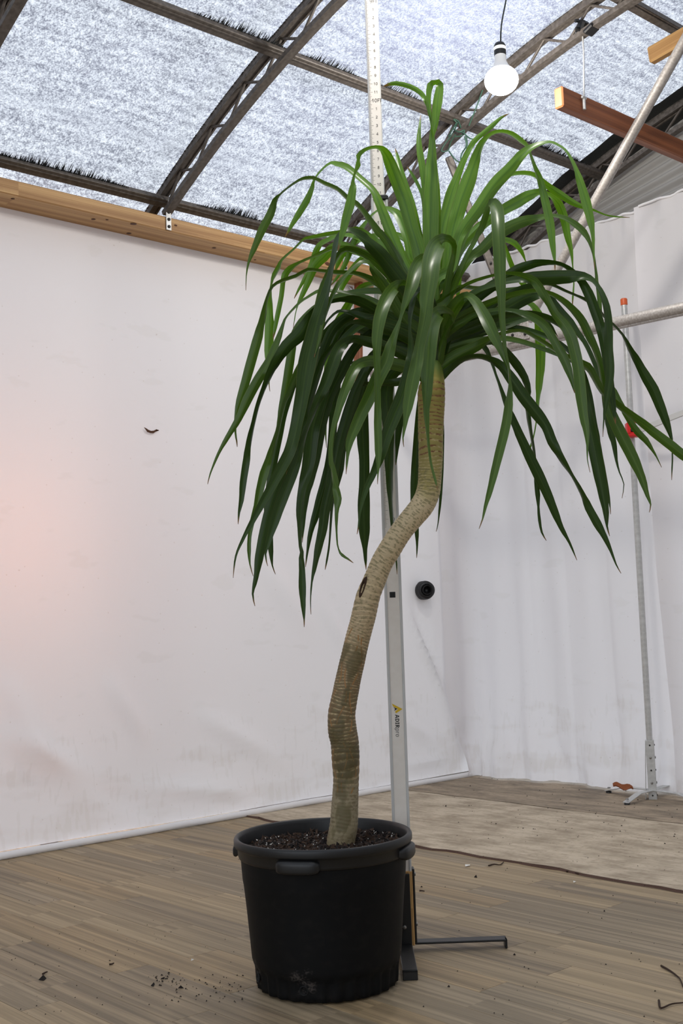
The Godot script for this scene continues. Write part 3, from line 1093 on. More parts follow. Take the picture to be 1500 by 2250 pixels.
# ---------------------------------------------------------------- pole on its steel foot
func build_pole_stand() -> void:
	var base := on_y(1434, 1757, 0.0)
	var dist := base.dot(FH)
	var top := at(1370, 658, dist)
	var post_top := at(1429, 1626, dist)
	var pole := thing("pole_stand", "galvanized pole with an orange cap standing before the curtains", "pole", base)
	var ptop := top - base
	ptop.x *= 0.35; ptop.z *= 0.35
	var lean := Vector3(top.x - base.x, 0, top.z - base.z) / (top.y - base.y)
	var g := Geo.new()
	g.tube([lean * 0.03 + Vector3(0, 0.03, 0), lean * 1.2 + Vector3(0, 1.2, 0), lean * (top.y - 0.03) + Vector3(0, top.y - 0.03, 0)], 0.0150, 16)
	put("tube", g, M.galv, pole)
	g = Geo.new()
	var ct := lean * (top.y - 0.03) + Vector3(0, top.y - 0.03, 0)
	g.lathe(Transform3D(Basis(), ct), [Vector2(0.0155, 0), Vector2(0.0172, 0.003), Vector2(0.0172, 0.030), Vector2(0.0145, 0.034), Vector2(0.0005, 0.035)], 18)
	put("end_cap", g, M.orange, pole)
	# square channel at the foot with punched holes
	var h := post_top.y
	var turn := Basis(Vector3.UP, YAW - 0.25)
	var fr := turn.z
	var sd := turn.x
	g = Geo.new()
	g.bar(fr * 0.020, fr * 0.020 + Vector3(0, h, 0), sd, 0.038, 0.005, 0.0015)
	g.bar(sd * 0.0185, sd * 0.0185 + Vector3(0, h, 0), fr, 0.04, 0.004, 0.001)
	g.bar(-sd * 0.033, -sd * 0.0185 + Vector3(0, h, 0), fr, 0.04, 0.004, 0.001)
	put("channel", g, M.galv, pole)
	for k in 5:
		var y := h * (0.08 + 0.21 * k)
		for q in [[fr * 0.0225, fr], [sd * 0.0205, sd]]:
			bolt(pole, q[0] + Vector3(0, y, 0), q[1], 0.006 if k % 2 else 0.0042, M.bolt if k % 2 else M.dark_bolt)
	for e in [[1332, 1738], [1374, 1765], [1545, 1766], [1500, 1728]]:
		var tip := on_y(e[0], e[1], 0.012) - base
		var out := Vector3(tip.x, 0, tip.z).normalized()
		var side := out.cross(Vector3.UP)
		g = Geo.new()
		var knee := out * 0.05 + Vector3(0, 0.045, 0)
		var bend := tip * 0.52 + Vector3(0, 0.038, 0)
		var rows := []
		for p in [Vector3(0, 0.045, 0), knee, bend, tip + Vector3(0, 0.002, 0)]:
			rows.append(p)
		for k in 3:
			g.bar(rows[k], rows[k + 1], side, 0.034, 0.004, 0.001)
		var ft := put("foot", g, M.galv, pole)
		bolt(pole, tip * 0.94 + Vector3(0, 0.016, 0), Vector3.UP, 0.008, M.bolt)
		g = Geo.new()
		g.lathe(Transform3D(Basis(), tip * 0.95 - Vector3(0, tip.y, 0)), [Vector2(0.014, 0), Vector2(0.014, 0.014), Vector2(0.001, 0.014)], 10)
		put("pad", g, M.black, pole)
	# red clamp on the pole and the flat bar it holds
	var cl := at(1386, 948, dist - 0.01)
	var rc := thing("pole_clamp", "small red clamp on the galvanized pole", "clamp", cl, YAW)
	g = Geo.new()
	g.box(Transform3D(Basis(), Vector3(0, -0.022, 0.03)), Vector3(0.062, 0.022, 0.05), 0.004)
	g.box(Transform3D(Basis(), Vector3(-0.022, 0.008, 0.03)), Vector3(0.018, 0.062, 0.05), 0.004)
	g.box(Transform3D(Basis(Vector3.BACK, 0.25), Vector3(0.0, 0.038, 0.03)), Vector3(0.05, 0.012, 0.05), 0.003)
	put("body", g, M.red, rc)
	g = Geo.new()
	g.box(Transform3D(Basis(Vector3.BACK, -0.12), Vector3(0.012, -0.004, 0.045)), Vector3(0.055, 0.012, 0.02), 0.002)
	g.box(Transform3D(Basis(), Vector3(0.034, -0.026, 0.04)), Vector3(0.012, 0.02, 0.02), 0.002)
	put("jaw", g, M.dark_bolt, rc)
	var ba := on_x(1376, 956, 4.825)
	var bb := on_x(1500, 907, 4.78)
	var fb := thing("flat_bar", "thin grey metal bar running right from the red clamp", "bar")
	g = Geo.new()
	g.bar(ba, ba + (bb - ba) * 2.4, Vector3.UP, 0.03, 0.008, 0.002)
	put("strip", g, M.rail, fb)

# ---------------------------------------------------------------- the plant
# each leaf: reach towards (-) or away from (+) the eye in metres, age (0 young, 1 grown, 2 old), then stations x, y, visible width
const LEAVES := [
	[0.02, 0, [946,560,32, 946,460,34, 948,380,26, 949,315,10, 957,270,16, 961,225,20, 966,186,15, 956,182,10, 945,187,14, 941,215,10, 944,250,8, 952,270,5, 961,288,1]],
	[0.06, 0, [955,560,24, 955,450,24, 953,340,8, 949,290,6, 943,250,7, 935,222,9, 924,204,10, 900,190,10, 870,183,9, 852,186,6, 842,190,1]],
	[0.08, 0, [940,560,20, 936,470,12, 932,410,10, 928,370,14, 923,340,14, 920,312,11, 921,284,6, 924,252,1]],
	[0.08, 0, [958,570,22, 962,490,13, 961,420,9, 957,360,5, 955,330,1]],
	[0.12, 0, [938,520,10, 930,440,7, 922,414,7, 908,388,7, 900,375,4, 894,366,1]],
	[0.12, 0, [930,560,16, 908,460,12, 892,408,11, 882,380,12, 874,348,8, 868,326,1]],
	[-0.18, 0, [930,600,26, 920,550,28, 905,500,27, 888,440,29, 865,380,27, 854,352,23, 842,331,15, 828,325,7, 810,328,6, 796,336,9, 788,348,13, 785,368,8, 779,386,4, 774,420,16, 768,452,20, 760,480,18, 752,512,13, 746,535,6, 742,552,1]],
	[0.08, 0, [905,610,24, 866,530,24, 850,490,22, 834,450,18, 818,418,14, 790,392,13, 760,367,14, 740,361,11, 727,359,6, 710,371,4, 692,393,4, 686,412,9, 674,440,14, 656,470,13, 640,496,8, 626,521,1]],
	[0.10, 1, [905,620,20, 848,530,16, 830,510,16, 810,482,13, 784,450,11, 760,434,11, 740,416,9, 712,404,9, 690,393,8, 672,393,8, 656,398,5, 632,414,3, 616,428,4, 604,442,12, 594,470,17, 576,504,17, 558,546,12, 546,576,5, 541,606,2, 540,638,1]],
	[0.12, 0, [905,570,18, 896,530,18, 880,480,20, 864,464,14, 846,458,6, 826,466,3, 812,480,5, 796,500,10, 786,512,11, 772,545,12, 758,580,10, 740,610,6, 724,630,1]],
	[0.16, 0, [875,595,20, 840,545,18, 810,520,14, 785,504,9, 755,510,8, 720,516,10, 680,524,8, 666,528,4, 648,546,3, 620,572,5, 614,586,10, 603,605,10, 597,626,4, 592,680,14, 592,720,20, 590,770,18, 590,810,8, 591,846,2, 593,860,1]],
	[0.22, 0, [880,600,16, 820,540,14, 760,516,10, 720,528,10, 700,540,12, 692,560,14, 686,580,14, 674,604,10, 656,636,5, 646,656,1]],
	[0.14, 0, [880,620,16, 800,556,12, 740,546,9, 716,552,8, 700,560,8, 686,566,5, 658,578,6, 638,590,12, 626,604,14, 622,620,10, 618,650,10, 610,690,10, 604,720,8, 600,745,1]],
	[0.20, 0, [880,610,20, 800,560,16, 750,540,18, 730,546,20, 710,566,20, 692,584,18, 680,612,14, 664,648,10, 656,664,5, 651,682,2, 647,700,2, 644,722,1]],
	[0.0, 1, [905,670,24, 860,640,20, 825,620,16, 800,608,12, 776,601,9, 740,600,10, 700,596,7, 676,594,8, 650,608,8, 620,618,8, 600,630,6, 588,655,6, 578,700,14, 564,750,20, 550,800,20, 536,850,18, 526,880,14, 518,912,6, 517,950,4, 520,970,3, 521,982,1]],
	[-0.04, 1, [905,715,24, 870,690,18, 836,671,14, 806,655,10, 772,648,10, 737,641,7, 709,640,8, 697,642,7, 675,655,5, 660,665,5, 632,694,3, 624,710,6, 614,740,12, 604,764,15, 592,792,16, 568,832,20, 544,876,20, 524,920,14, 500,960,10, 480,996,6, 462,1040,3, 456,1064,1]],
	[-0.10, 2, [905,740,26, 860,702,22, 822,681,20, 796,666,20, 773,659,18, 751,660,10, 730,664,9, 706,673,13, 680,700,20, 660,732,30, 630,760,26, 610,790,20, 594,820,16, 580,856,10, 568,890,9, 558,930,9, 548,970,12, 540,1020,15, 534,1060,14, 530,1100,10, 525,1126,5, 523,1152,1]],
	[0.16, 1, [890,650,18, 820,640,14, 750,650,12, 690,680,14, 650,730,16, 636,800,18, 630,840,18, 620,890,14, 612,930,8, 606,962,1]],
	[-0.12, 1, [900,660,22, 850,600,18, 800,560,14, 760,548,12, 740,566,11, 725,595,12, 708,640,16, 694,700,16, 678,760,16, 664,800,16, 646,836,14, 634,866,12, 626,884,8, 618,916,8, 610,950,9, 600,980,11, 590,1010,14, 580,1040,18, 570,1080,16, 564,1112,13, 554,1146,10, 548,1180,8, 547,1210,8, 549,1240,3, 556,1266,1]],
	[-0.26, 2, [905,645,34, 868,600,34, 838,562,30, 800,525,22, 770,509,13, 752,514,9, 741,532,11, 730,590,11, 717,640,18, 706,675,26, 692,725,34, 674,800,37, 662,880,28, 651,940,24, 639,985,24, 622,1020,23, 600,1062,19, 576,1105,15, 553,1148,11, 536,1180,7, 518,1222,4, 512,1270,1]],
	[-0.22, 2, [905,790,22, 850,763,22, 813,752,22, 785,746,16, 768,748,16, 746,763,24, 732,797,25, 716,841,23, 706,862,20, 690,900,14, 674,946,9, 663,975,15, 653,1010,19, 640,1046,22, 622,1090,23, 606,1136,20, 591,1185,12, 583,1218,4, 588,1244,1]],
	[-0.30, 1, [915,815,24, 890,806,25, 850,797,24, 812,793,22, 790,799,20, 778,812,22, 766,838,22, 754,870,18, 742,910,14, 732,950,10, 728,990,10, 730,1030,10, 736,1060,14, 742,1096,16, 740,1130,8, 740,1170,4, 743,1206,3, 752,1220,6, 764,1228,4, 776,1237,1]],
	[-0.40, 1, [935,760,12, 928,690,8, 918,652,8, 902,631,9, 882,624,15, 865,633,24, 847,660,27, 834,700,26, 828,740,22, 826,780,16, 827,820,14, 828,880,14, 830,940,16, 831,990,15, 831,1020,8, 830,1042,3, 829,1064,1]],
	[-0.36, 1, [948,690,14, 949,620,18, 944,580,20, 936,568,22, 922,577,28, 911,600,29, 904,630,26, 894,660,17, 882,698,6, 868,736,14, 858,762,22, 848,796,27, 830,830,28, 810,876,26, 793,910,24, 780,940,22, 768,970,16, 763,1004,6, 760,1042,1]],
	[-0.46, 1, [966,720,14, 976,650,16, 985,600,14, 992,570,11, 994,544,8, 986,531,14, 972,529,27, 958,541,36, 948,570,38, 944,610,36, 938,650,31, 934,690,26, 927,725,23, 920,760,22, 914,800,25, 906,840,27, 897,885,22, 890,930,9, 885,962,3, 887,982,1]],
	[-0.42, 2, [925,640,14, 912,650,12, 905,680,12, 902,720,6, 904,765,14, 902,800,24, 888,858,29, 867,910,28, 850,954,24, 836,1000,20, 820,1040,14, 806,1070,12, 796,1100,8, 790,1130,4, 787,1158,3, 784,1174,1]],
	[-0.42, 1, [960,800,22, 968,765,18, 979,728,10, 989,706,8, 988,693,10, 977,687,18, 964,687,29, 952,702,34, 946,722,35, 942,750,35, 940,780,33, 938,812,29, 936,860,22, 934,905,13, 938,960,6, 945,1015,5, 956,1055,5, 961,1076,1]],
	[0.25, 2, [930,780,20, 870,768,18, 825,775,16, 800,810,16, 797,880,22, 797,960,25, 800,1010,21, 800,1060,21, 799,1110,25, 800,1160,23, 802,1216,8, 804,1252,1]],
	[0.14, 2, [938,808,20, 890,806,18, 860,826,22, 849,864,27, 850,900,27, 854,950,22, 855,1000,19, 857,1060,15, 860,1110,9, 864,1170,7, 870,1225,4, 872,1262,1]],
	[0.2, 2, [935,800,18, 905,800,16, 886,850,15, 877,930,15, 874,960,12, 871,1000,5, 869,1022,1]],
	[0.15, 2, [938,830,16, 924,880,12, 915,980,14, 910,1060,16, 911,1120,15, 915,1165,9, 916,1200,4, 915,1226,1]],
	[0.15, 2, [958,840,12, 970,930,8, 971,1015,6, 968,1070,7, 966,1110,5, 962,1150,2, 958,1168,1]],
	[0.08, 2, [905,732,22, 850,705,16, 806,690,12, 785,689,10, 768,702,16, 748,722,22, 738,760,24, 736,830,25, 734,880,21, 732,940,17, 727,1000,18, 718,1050,22, 706,1090,20, 694,1130,16, 682,1170,10, 674,1220,4, 671,1246,1]],
	[0.04, 2, [925,782,22, 870,764,18, 818,782,15, 790,838,18, 776,870,20, 760,920,21, 744,980,21, 728,1060,21, 714,1120,21, 709,1160,19, 700,1200,16, 692,1240,10, 685,1280,4, 682,1322,2, 683,1350,1]],
	[0.12, 2, [925,765,20, 860,765,18, 808,815,14, 782,890,15, 764,940,18, 752,980,17, 746,1030,17, 740,1060,14, 730,1115,6, 724,1190,4, 718,1230,4, 714,1252,1]],
	[-0.05, 2, [905,730,22, 820,706,18, 764,738,16, 734,790,20, 716,840,21, 704,885,26, 687,940,30, 680,1000,27, 673,1040,23, 664,1080,17, 660,1120,16, 660,1160,10, 661,1200,7, 663,1240,12, 664,1290,15, 666,1330,10, 668,1362,3, 668,1378,1]],
	[0.02, 2, [915,725,22, 840,722,18, 786,758,18, 748,820,22, 724,870,22, 706,922,26, 692,1000,24, 681,1050,20, 672,1090,14, 667,1140,8, 664,1192,1]],
	[0.02, 2, [905,700,20, 800,682,16, 735,718,18, 700,800,18, 672,880,18, 656,945,18, 640,1000,17, 612,1060,19, 592,1120,20, 580,1170,20, 570,1220,18, 562,1270,10, 555,1305,4, 560,1332,1]],
	[0.15, 2, [900,700,18, 770,690,14, 670,790,16, 628,890,16, 612,960,16, 600,1020,16, 590,1082,14, 587,1115,14, 592,1180,14, 595,1212,10, 598,1242,3, 605,1262,1]],
	[0.2, 1, [890,690,14, 800,700,12, 745,780,10, 726,860,8, 720,900,6, 715,940,4, 717,984,1]],
	[0.2, 0, [905,645,16, 860,622,12, 829,622,10, 795,632,14, 775,656,14, 763,675,17, 742,710,18, 728,740,16, 722,775,14, 716,830,12, 706,880,8, 700,912,1]],
	[-0.05, 2, [905,742,22, 860,715,18, 831,704,16, 787,693,14, 761,686,8, 744,685,6, 727,698,4, 716,712,4, 702,740,9, 692,790,14, 680,850,16, 660,930,14, 648,990,8, 640,1022,1]],
	[-0.16, 2, [910,750,26, 865,727,24, 831,717,22, 796,709,14, 775,709,7, 758,719,8, 744,738,9, 734,759,9, 712,788,14, 699,823,15, 690,850,16, 672,910,16, 655,970,14, 640,1010,10, 628,1046,1]],
	[0.1, 2, [910,775,26, 865,763,26, 813,752,22, 768,744,12, 735,742,6, 718,747,5, 706,756,4, 698,766,1]],
	[0.14, 2, [920,748,30, 870,738,28, 820,728,26, 780,722,20, 750,735,16, 735,770,12, 728,820,1]],
	[0.15, 2, [920,805,18, 830,790,12, 790,795,8, 765,800,5, 738,811,1]],
	[0.1, 2, [935,820,20, 880,838,17, 830,844,11, 800,845,9, 770,850,6, 748,857,5, 730,876,5, 712,910,6, 700,940,1]],
	[-0.2, 1, [905,720,22, 882,693,22, 857,650,24, 836,617,22, 820,593,14, 810,579,9, 796,577,8, 779,589,8, 761,605,8, 746,622,10, 737,638,10, 728,657,9, 721,676,8, 712,700,8, 702,740,7, 690,785,1]],
	[0.05, 0, [968,570,22, 972,500,19, 990,430,24, 1004,390,16, 1020,350,12, 1040,312,11, 1062,292,10, 1081,276,10, 1100,259,6, 1117,250,1]],
	[0.0, 0, [980,610,26, 992,520,28, 1010,450,31, 1028,400,31, 1042,360,23, 1054,326,16, 1065,309,12, 1081,295,8, 1102,290,7, 1124,296,10, 1143,310,11, 1158,324,7, 1164,341,4, 1172,365,8, 1186,398,14, 1198,444,17, 1208,492,18, 1214,540,12, 1218,571,5, 1219,595,1]],
	[-0.05, 0, [990,590,20, 1006,530,20, 1020,500,23, 1050,460,27, 1076,420,27, 1095,396,27, 1119,372,25, 1143,343,20, 1165,326,14, 1184,318,9, 1206,313,5, 1222,318,4, 1239,329,4, 1251,346,6, 1263,370,9, 1275,403,16, 1287,444,20, 1296,480,16, 1302,516,8, 1304,552,4, 1306,592,1]],
	[0.15, 0, [985,610,16, 1030,500,14, 1075,430,12, 1100,398,8, 1118,387,8, 1136,382,9, 1160,382,10, 1179,389,10, 1198,406,13, 1227,425,15, 1256,444,13, 1278,454,9, 1299,460,5, 1328,472,3, 1352,476,3, 1383,478,1]],
	[0.1, 1, [976,690,14, 1000,620,16, 1030,570,18, 1060,546,21, 1081,524,23, 1110,504,25, 1148,487,23, 1189,478,13, 1213,475,7, 1239,480,10, 1263,494,14, 1282,511,14, 1294,533,8, 1302,559,5, 1306,583,5, 1311,619,7, 1316,653,9, 1318,690,8, 1320,722,1]],
	[0.25, 0, [985,650,14, 1010,560,12, 1060,500,14, 1085,476,19, 1107,460,22, 1136,444,24, 1160,430,22, 1182,424,16, 1198,426,9, 1213,433,11, 1227,449,18, 1239,480,18, 1246,516,14, 1254,552,8, 1257,583,3, 1260,624,3, 1258,653,4, 1257,674,1]],
	[-0.42, 1, [985,660,14, 1010,600,12, 1030,556,10, 1046,527,10, 1060,490,15, 1072,455,13, 1082,445,18, 1091,458,27, 1093,480,28, 1095,520,27, 1097,560,26, 1098,600,24, 1099,630,21, 1100,660,17, 1101,700,14, 1103,725,12, 1105,750,9, 1109,776,6, 1116,808,4, 1118,832,4, 1119,856,10, 1117,888,17, 1114,918,19, 1107,953,19, 1098,989,18, 1087,1033,16, 1076,1078,12, 1066,1113,7, 1060,1140,3, 1052,1162,1]],
	[-0.12, 2, [985,712,20, 1015,685,22, 1040,660,23, 1070,636,23, 1110,610,21, 1136,592,20, 1164,582,18, 1190,578,14, 1220,579,9, 1240,586,9, 1256,598,13, 1276,618,16, 1292,644,20, 1306,680,21, 1318,716,20, 1326,752,18, 1334,800,17, 1342,860,16, 1348,900,10, 1352,932,1]],
	[-0.18, 2, [985,690,14, 1040,645,12, 1080,628,11, 1110,620,13, 1140,614,16, 1170,610,25, 1210,610,30, 1250,608,27, 1280,608,18, 1300,617,11, 1310,628,9, 1320,644,11, 1330,672,15, 1335,710,17, 1336,760,18, 1340,804,17, 1338,838,17, 1333,871,14, 1329,898,8, 1326,922,3, 1324,960,1]],
	[-0.28, 1, [990,650,10, 1030,624,8, 1060,613,7, 1086,606,6, 1110,602,6, 1130,603,8, 1152,608,13, 1176,620,18, 1192,644,18, 1206,668,15, 1218,690,16, 1236,710,20, 1252,736,23, 1262,770,23, 1270,810,23, 1275,860,23, 1282,916,18, 1288,949,12, 1290,978,5, 1290,1009,2, 1296,1038,1]],
	[-0.24, 1, [985,730,16, 1040,694,12, 1080,683,8, 1106,682,6, 1130,684,9, 1152,690,14, 1176,700,17, 1196,716,18, 1210,736,17, 1222,758,17, 1236,782,20, 1248,812,16, 1256,838,8, 1262,864,1]],
	[-0.1, 1, [1000,702,16, 1070,668,14, 1130,648,12, 1180,640,9, 1204,645,9, 1222,653,11, 1244,668,14, 1266,690,16, 1280,710,17, 1294,740,17, 1308,770,15, 1318,805,13, 1326,850,14, 1334,885,18, 1346,918,23, 1367,960,25, 1389,1004,23, 1409,1049,16, 1422,1089,8, 1429,1109,3, 1426,1126,1]],
	[0.05, 2, [985,740,22, 1050,715,24, 1110,680,29, 1150,657,28, 1185,646,20, 1204,648,9, 1218,666,10, 1234,688,14, 1252,708,14, 1266,730,12, 1282,752,10, 1296,780,10, 1310,816,9, 1321,848,9, 1328,890,12, 1336,930,14, 1342,949,14, 1349,982,10, 1353,1011,6, 1360,1038,3, 1370,1064,2, 1366,1095,1]],
	[0.06, 2, [985,722,20, 1050,690,20, 1100,656,18, 1150,635,16, 1190,624,12, 1212,627,7, 1240,640,6, 1264,650,5, 1280,657,7, 1296,667,7, 1314,680,5, 1326,697,5, 1344,712,5, 1366,736,5, 1381,764,11, 1401,797,16, 1422,834,21, 1435,856,22, 1449,890,20, 1462,924,16, 1472,954,8, 1476,975,3, 1477,1004,3, 1476,1027,3, 1475,1055,1]],
	[0.3, 0, [990,700,14, 1060,670,10, 1130,660,9, 1160,667,10, 1176,680,16, 1184,700,20, 1186,730,22, 1187,760,21, 1187,800,19, 1185,840,15, 1182,880,8, 1178,930,3, 1172,960,3, 1167,976,4, 1161,992,3, 1157,1004,1]],
	[-0.12, 1, [965,808,28, 1000,784,27, 1040,764,22, 1080,744,13, 1108,733,8, 1140,728,6, 1160,734,8, 1180,746,9, 1200,758,10, 1220,771,10, 1240,782,10, 1262,792,10, 1290,806,17, 1304,828,15, 1322,860,14, 1350,886,13, 1378,907,15, 1411,931,17, 1444,956,19, 1478,982,20, 1500,1000,20, 1560,1040,9, 1590,1062,1]],
	[0.1, 1, [985,765,16, 1100,744,12, 1200,770,10, 1290,810,12, 1340,850,12, 1360,882,10, 1378,916,12, 1400,949,14, 1418,967,12, 1433,989,6, 1442,1004,3, 1453,1027,1]],
	[0.0, 2, [990,735,18, 1080,702,14, 1160,690,13, 1220,708,14, 1252,740,10, 1268,780,10, 1280,840,12, 1290,910,18, 1298,949,23, 1307,993,26, 1316,1038,25, 1324,1082,20, 1331,1127,12, 1333,1156,4, 1339,1178,1]],
	[0.12, 2, [1000,742,16, 1120,720,12, 1220,750,10, 1270,800,10, 1292,860,11, 1304,927,11, 1313,971,11, 1322,1016,9, 1331,1060,7, 1337,1093,5, 1340,1116,2, 1341,1130,1]],
	[-0.06, 2, [965,832,18, 995,805,14, 1020,789,12, 1046,784,11, 1070,788,13, 1100,804,18, 1126,836,23, 1150,872,25, 1180,910,25, 1200,938,20, 1213,971,20, 1233,1009,14, 1256,1047,7, 1276,1082,10, 1293,1116,16, 1311,1149,17, 1329,1182,11, 1342,1211,6, 1353,1240,3, 1364,1260,1]],
	[0.15, 2, [970,765,18, 1030,745,16, 1062,762,12, 1078,795,7, 1087,822,5, 1094,841,6, 1103,866,9, 1112,891,12, 1128,927,15, 1146,966,18, 1164,1005,21, 1183,1044,22, 1201,1083,19, 1217,1122,16, 1233,1160,10, 1251,1193,5, 1267,1231,1]],
	[0.2, 2, [975,778,20, 1040,756,16, 1085,752,14, 1110,772,16, 1135,802,18, 1152,830,15, 1160,862,11, 1158,890,10, 1160,918,10, 1165,953,7, 1171,989,6, 1174,1024,7, 1178,1060,10, 1181,1087,10, 1182,1113,5, 1185,1144,6, 1190,1170,4, 1200,1188,1]],
	[-0.34, 1, [960,770,22, 980,710,26, 1000,672,27, 1016,654,20, 1029,651,13, 1041,660,18, 1056,680,22, 1072,710,26, 1086,740,22, 1098,766,14, 1108,790,8, 1116,812,3, 1118,828,1]],
	[0.3, 0, [990,610,12, 1050,560,10, 1092,530,8, 1108,545,9, 1118,570,10, 1132,600,11, 1150,625,12, 1160,642,6, 1165,658,1]],
	[0.3, 0, [1000,605,12, 1050,550,10, 1090,526,9, 1112,527,11, 1131,535,12, 1146,554,8, 1153,571,3, 1158,582,1]],
	[0.2, 1, [985,645,10, 1012,632,9, 1045,635,9, 1075,633,9, 1110,638,10, 1140,634,8, 1166,640,1]],
	[0.3, 0, [980,565,12, 996,575,13, 1006,610,15, 1006,640,9, 1004,664,1]],
	[0.25, 0, [1000,565,12, 1020,540,11, 1040,506,12, 1058,488,8, 1077,476,1]],
	[0.3, 1, [980,720,12, 1000,745,11, 1006,760,8, 1012,776,1]],
	[0.25, 0, [905,540,14, 880,520,14, 850,516,12, 815,520,10, 785,530,9, 760,552,9, 742,580,9, 735,600,1]],
	[0.25, 0, [900,580,16, 860,560,16, 820,556,14, 790,574,14, 766,604,14, 750,634,10, 742,660,1]],
	[0.15, 2, [925,700,30, 890,690,30, 850,680,26, 820,690,18, 800,720,12, 790,760,1]],
	[0.12, 2, [960,760,30, 1000,745,30, 1050,728,26, 1100,715,22, 1150,700,18, 1180,695,12, 1205,710,8, 1225,740,1]],
	[0.05, 2, [940,800,34, 925,740,34, 905,700,26, 880,680,18, 850,690,10, 835,720,1]],
	[0.05, 2, [960,790,34, 975,740,34, 995,710,26, 1030,700,16, 1060,710,8, 1080,735,1]],
]
const PLANT_AHEAD := 3.03

func leaf_tex(age: int) -> ImageTexture:
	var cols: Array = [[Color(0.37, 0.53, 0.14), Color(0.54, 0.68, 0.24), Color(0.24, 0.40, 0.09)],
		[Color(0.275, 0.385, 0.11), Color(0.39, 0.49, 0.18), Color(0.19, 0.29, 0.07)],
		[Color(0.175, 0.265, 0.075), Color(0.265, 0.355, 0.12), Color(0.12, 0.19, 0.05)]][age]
	var f := FastNoiseLite.new()
	f.seed = 300 + age
	f.frequency = 0.16
	var im := Image.create(64, 256, false, Image.FORMAT_RGB8)
	for x in 64:
		var u := absf(x / 63.0 * 2.0 - 1.0)
		for y in 256:
			var v := y / 255.0
			var s := f.get_noise_2d(x * 3.2, y * 0.03) * 0.55 + f.get_noise_2d(x * 1.1 + 90, y * 0.15) * 0.25
			var c: Color = cols[0].lerp(cols[1] if s > 0 else cols[2], clampf(absf(s) * 1.7, 0, 1))
			if u < 0.16: c = c.lerp(cols[2] if age == 0 else cols[1], 0.65 * (1.0 - u / 0.16))
			if u > 0.94: c = c.lerp(Color(0.48, 0.45, 0.20), 0.35)
			var tip := v + f.get_noise_2d(x * 0.8, 7.0) * 0.012
			if tip > 0.978: c = c.lerp(Color(0.50, 0.36, 0.20), clampf((tip - 0.978) * 90.0, 0, 1))
			im.set_pixel(x, y, c)
	return ImageTexture.create_from_image(im)

func leaf_geo(raw: Array, reach: float, flip: float) -> Geo:
	var st := []
	for k in raw.size() / 3:
		st.append(Vector3(raw[k * 3], raw[k * 3 + 1], raw[k * 3 + 2]))
	# root the blade on the stem
	var f: Vector3 = st[0]
	var sx := 951.0 + clampf((f.x - 951.0) * 0.12, -9, 9)
	var sy := clampf(f.y + 10.0 + absf(f.x - 951.0) * 0.55, 575.0, 842.0)
	if Vector2(f.x - sx, f.y - sy).length() > 12.0:
		st.insert(0, Vector3(sx, sy, maxf(f.z, 20.0)))
	if sy < 730.0:
		st.insert(0, Vector3(lerpf(sx, 952.0, 0.5), lerpf(sy, 838.0, 0.45), 24.0))
		st.insert(0, Vector3(952.0, 836.0, 20.0))
	var path := []
	for k in st.size() - 1:
		var p0: Vector3 = st[maxi(k - 1, 0)]
		var p3: Vector3 = st[mini(k + 2, st.size() - 1)]
		var seg := Vector2(st[k].x - st[k + 1].x, st[k].y - st[k + 1].y).length()
		var sub := clampi(int(seg / 11.0), 2, 8)
		for j in sub:
			var t := float(j) / sub
			var q: Vector3 = st[k].cubic_interpolate(st[k + 1], p0, p3, t)
			q.z = lerpf(st[k].z, st[k + 1].z, t * t * (3.0 - 2.0 * t))
			path.append(q)
	path.append(st[-1])
	var n := path.size()
	var run := PackedFloat32Array([0.0])
	var wmax := 0.0
	for k in n:
		wmax = maxf(wmax, path[k].z)
		if k > 0: run.append(run[k - 1] + Vector2(path[k].x - path[k - 1].x, path[k].y - path[k - 1].y).length())
	# a blade travels outwards mostly where it arches over, then hangs
	var ymin := 1e9
	for q in path: ymin = minf(ymin, q.y)
	var out := PackedFloat32Array([0.0])
	for k in range(1, n):
		var dy: float = (path[k].y - ymin) / 55.0
		out.append(out[k - 1] + (run[k] - run[k - 1]) * (exp(-dy * dy) + 0.16))
	var span := maxf(out[n - 1], 0.001)
	for k in n: out[k] /= span
	var pos := []
	var px := []
	for k in n:
		var ahead := PLANT_AHEAD + reach * out[k]
		pos.append(at(path[k].x, path[k].y, ahead))
		px.append(ahead * 1.03 / FOCAL)
	var rows := []
	var uvs := []
	for k in n:
		var s: float = run[k] / run[n - 1]
		var tg: Vector3 = (pos[mini(k + 1, n - 1)] - pos[maxi(k - 1, 0)]).normalized()
		var view: Vector3 = (pos[k] - EYE).normalized()
		var p := view.cross(tg).normalized()
		var q := tg.cross(p).normalized()
		var taper := minf(1.0, 0.75 + s) * clampf((1.0 - s) / 0.30, 0.0, 1.0)
		var full: float = maxf(path[k].z, wmax * 0.78 * taper)
		var face := clampf(path[k].z / full, 0.10, 1.0)
		var wd := p * face + q * sqrt(1.0 - face * face) * flip
		var nrm := wd.cross(tg).normalized()
		if nrm.dot(Vector3.UP) < 0.0: nrm = -nrm
		var half: float = full * px[k] * 0.5 * (1.06 if face > 0.8 else 1.0)
		var r := PackedVector3Array()
		var uv := PackedVector2Array()
		for c in 7:
			var u := c / 3.0 - 1.0
			r.append(pos[k] + wd * (u * half) + nrm * (half * 0.30 * (pow(absf(u), 1.4) - 0.35)))
			uv.append(Vector2(c / 6.0, s))
		rows.append(r); uvs.append(uv)
	var g := Geo.new()
	g.sheet(rows, uvs)
	return g

func ring_phase(v: float) -> float:
	return v * 138.0 + 2.2 * sin(v * 18.0) + 0.7 * sin(v * 57.0)

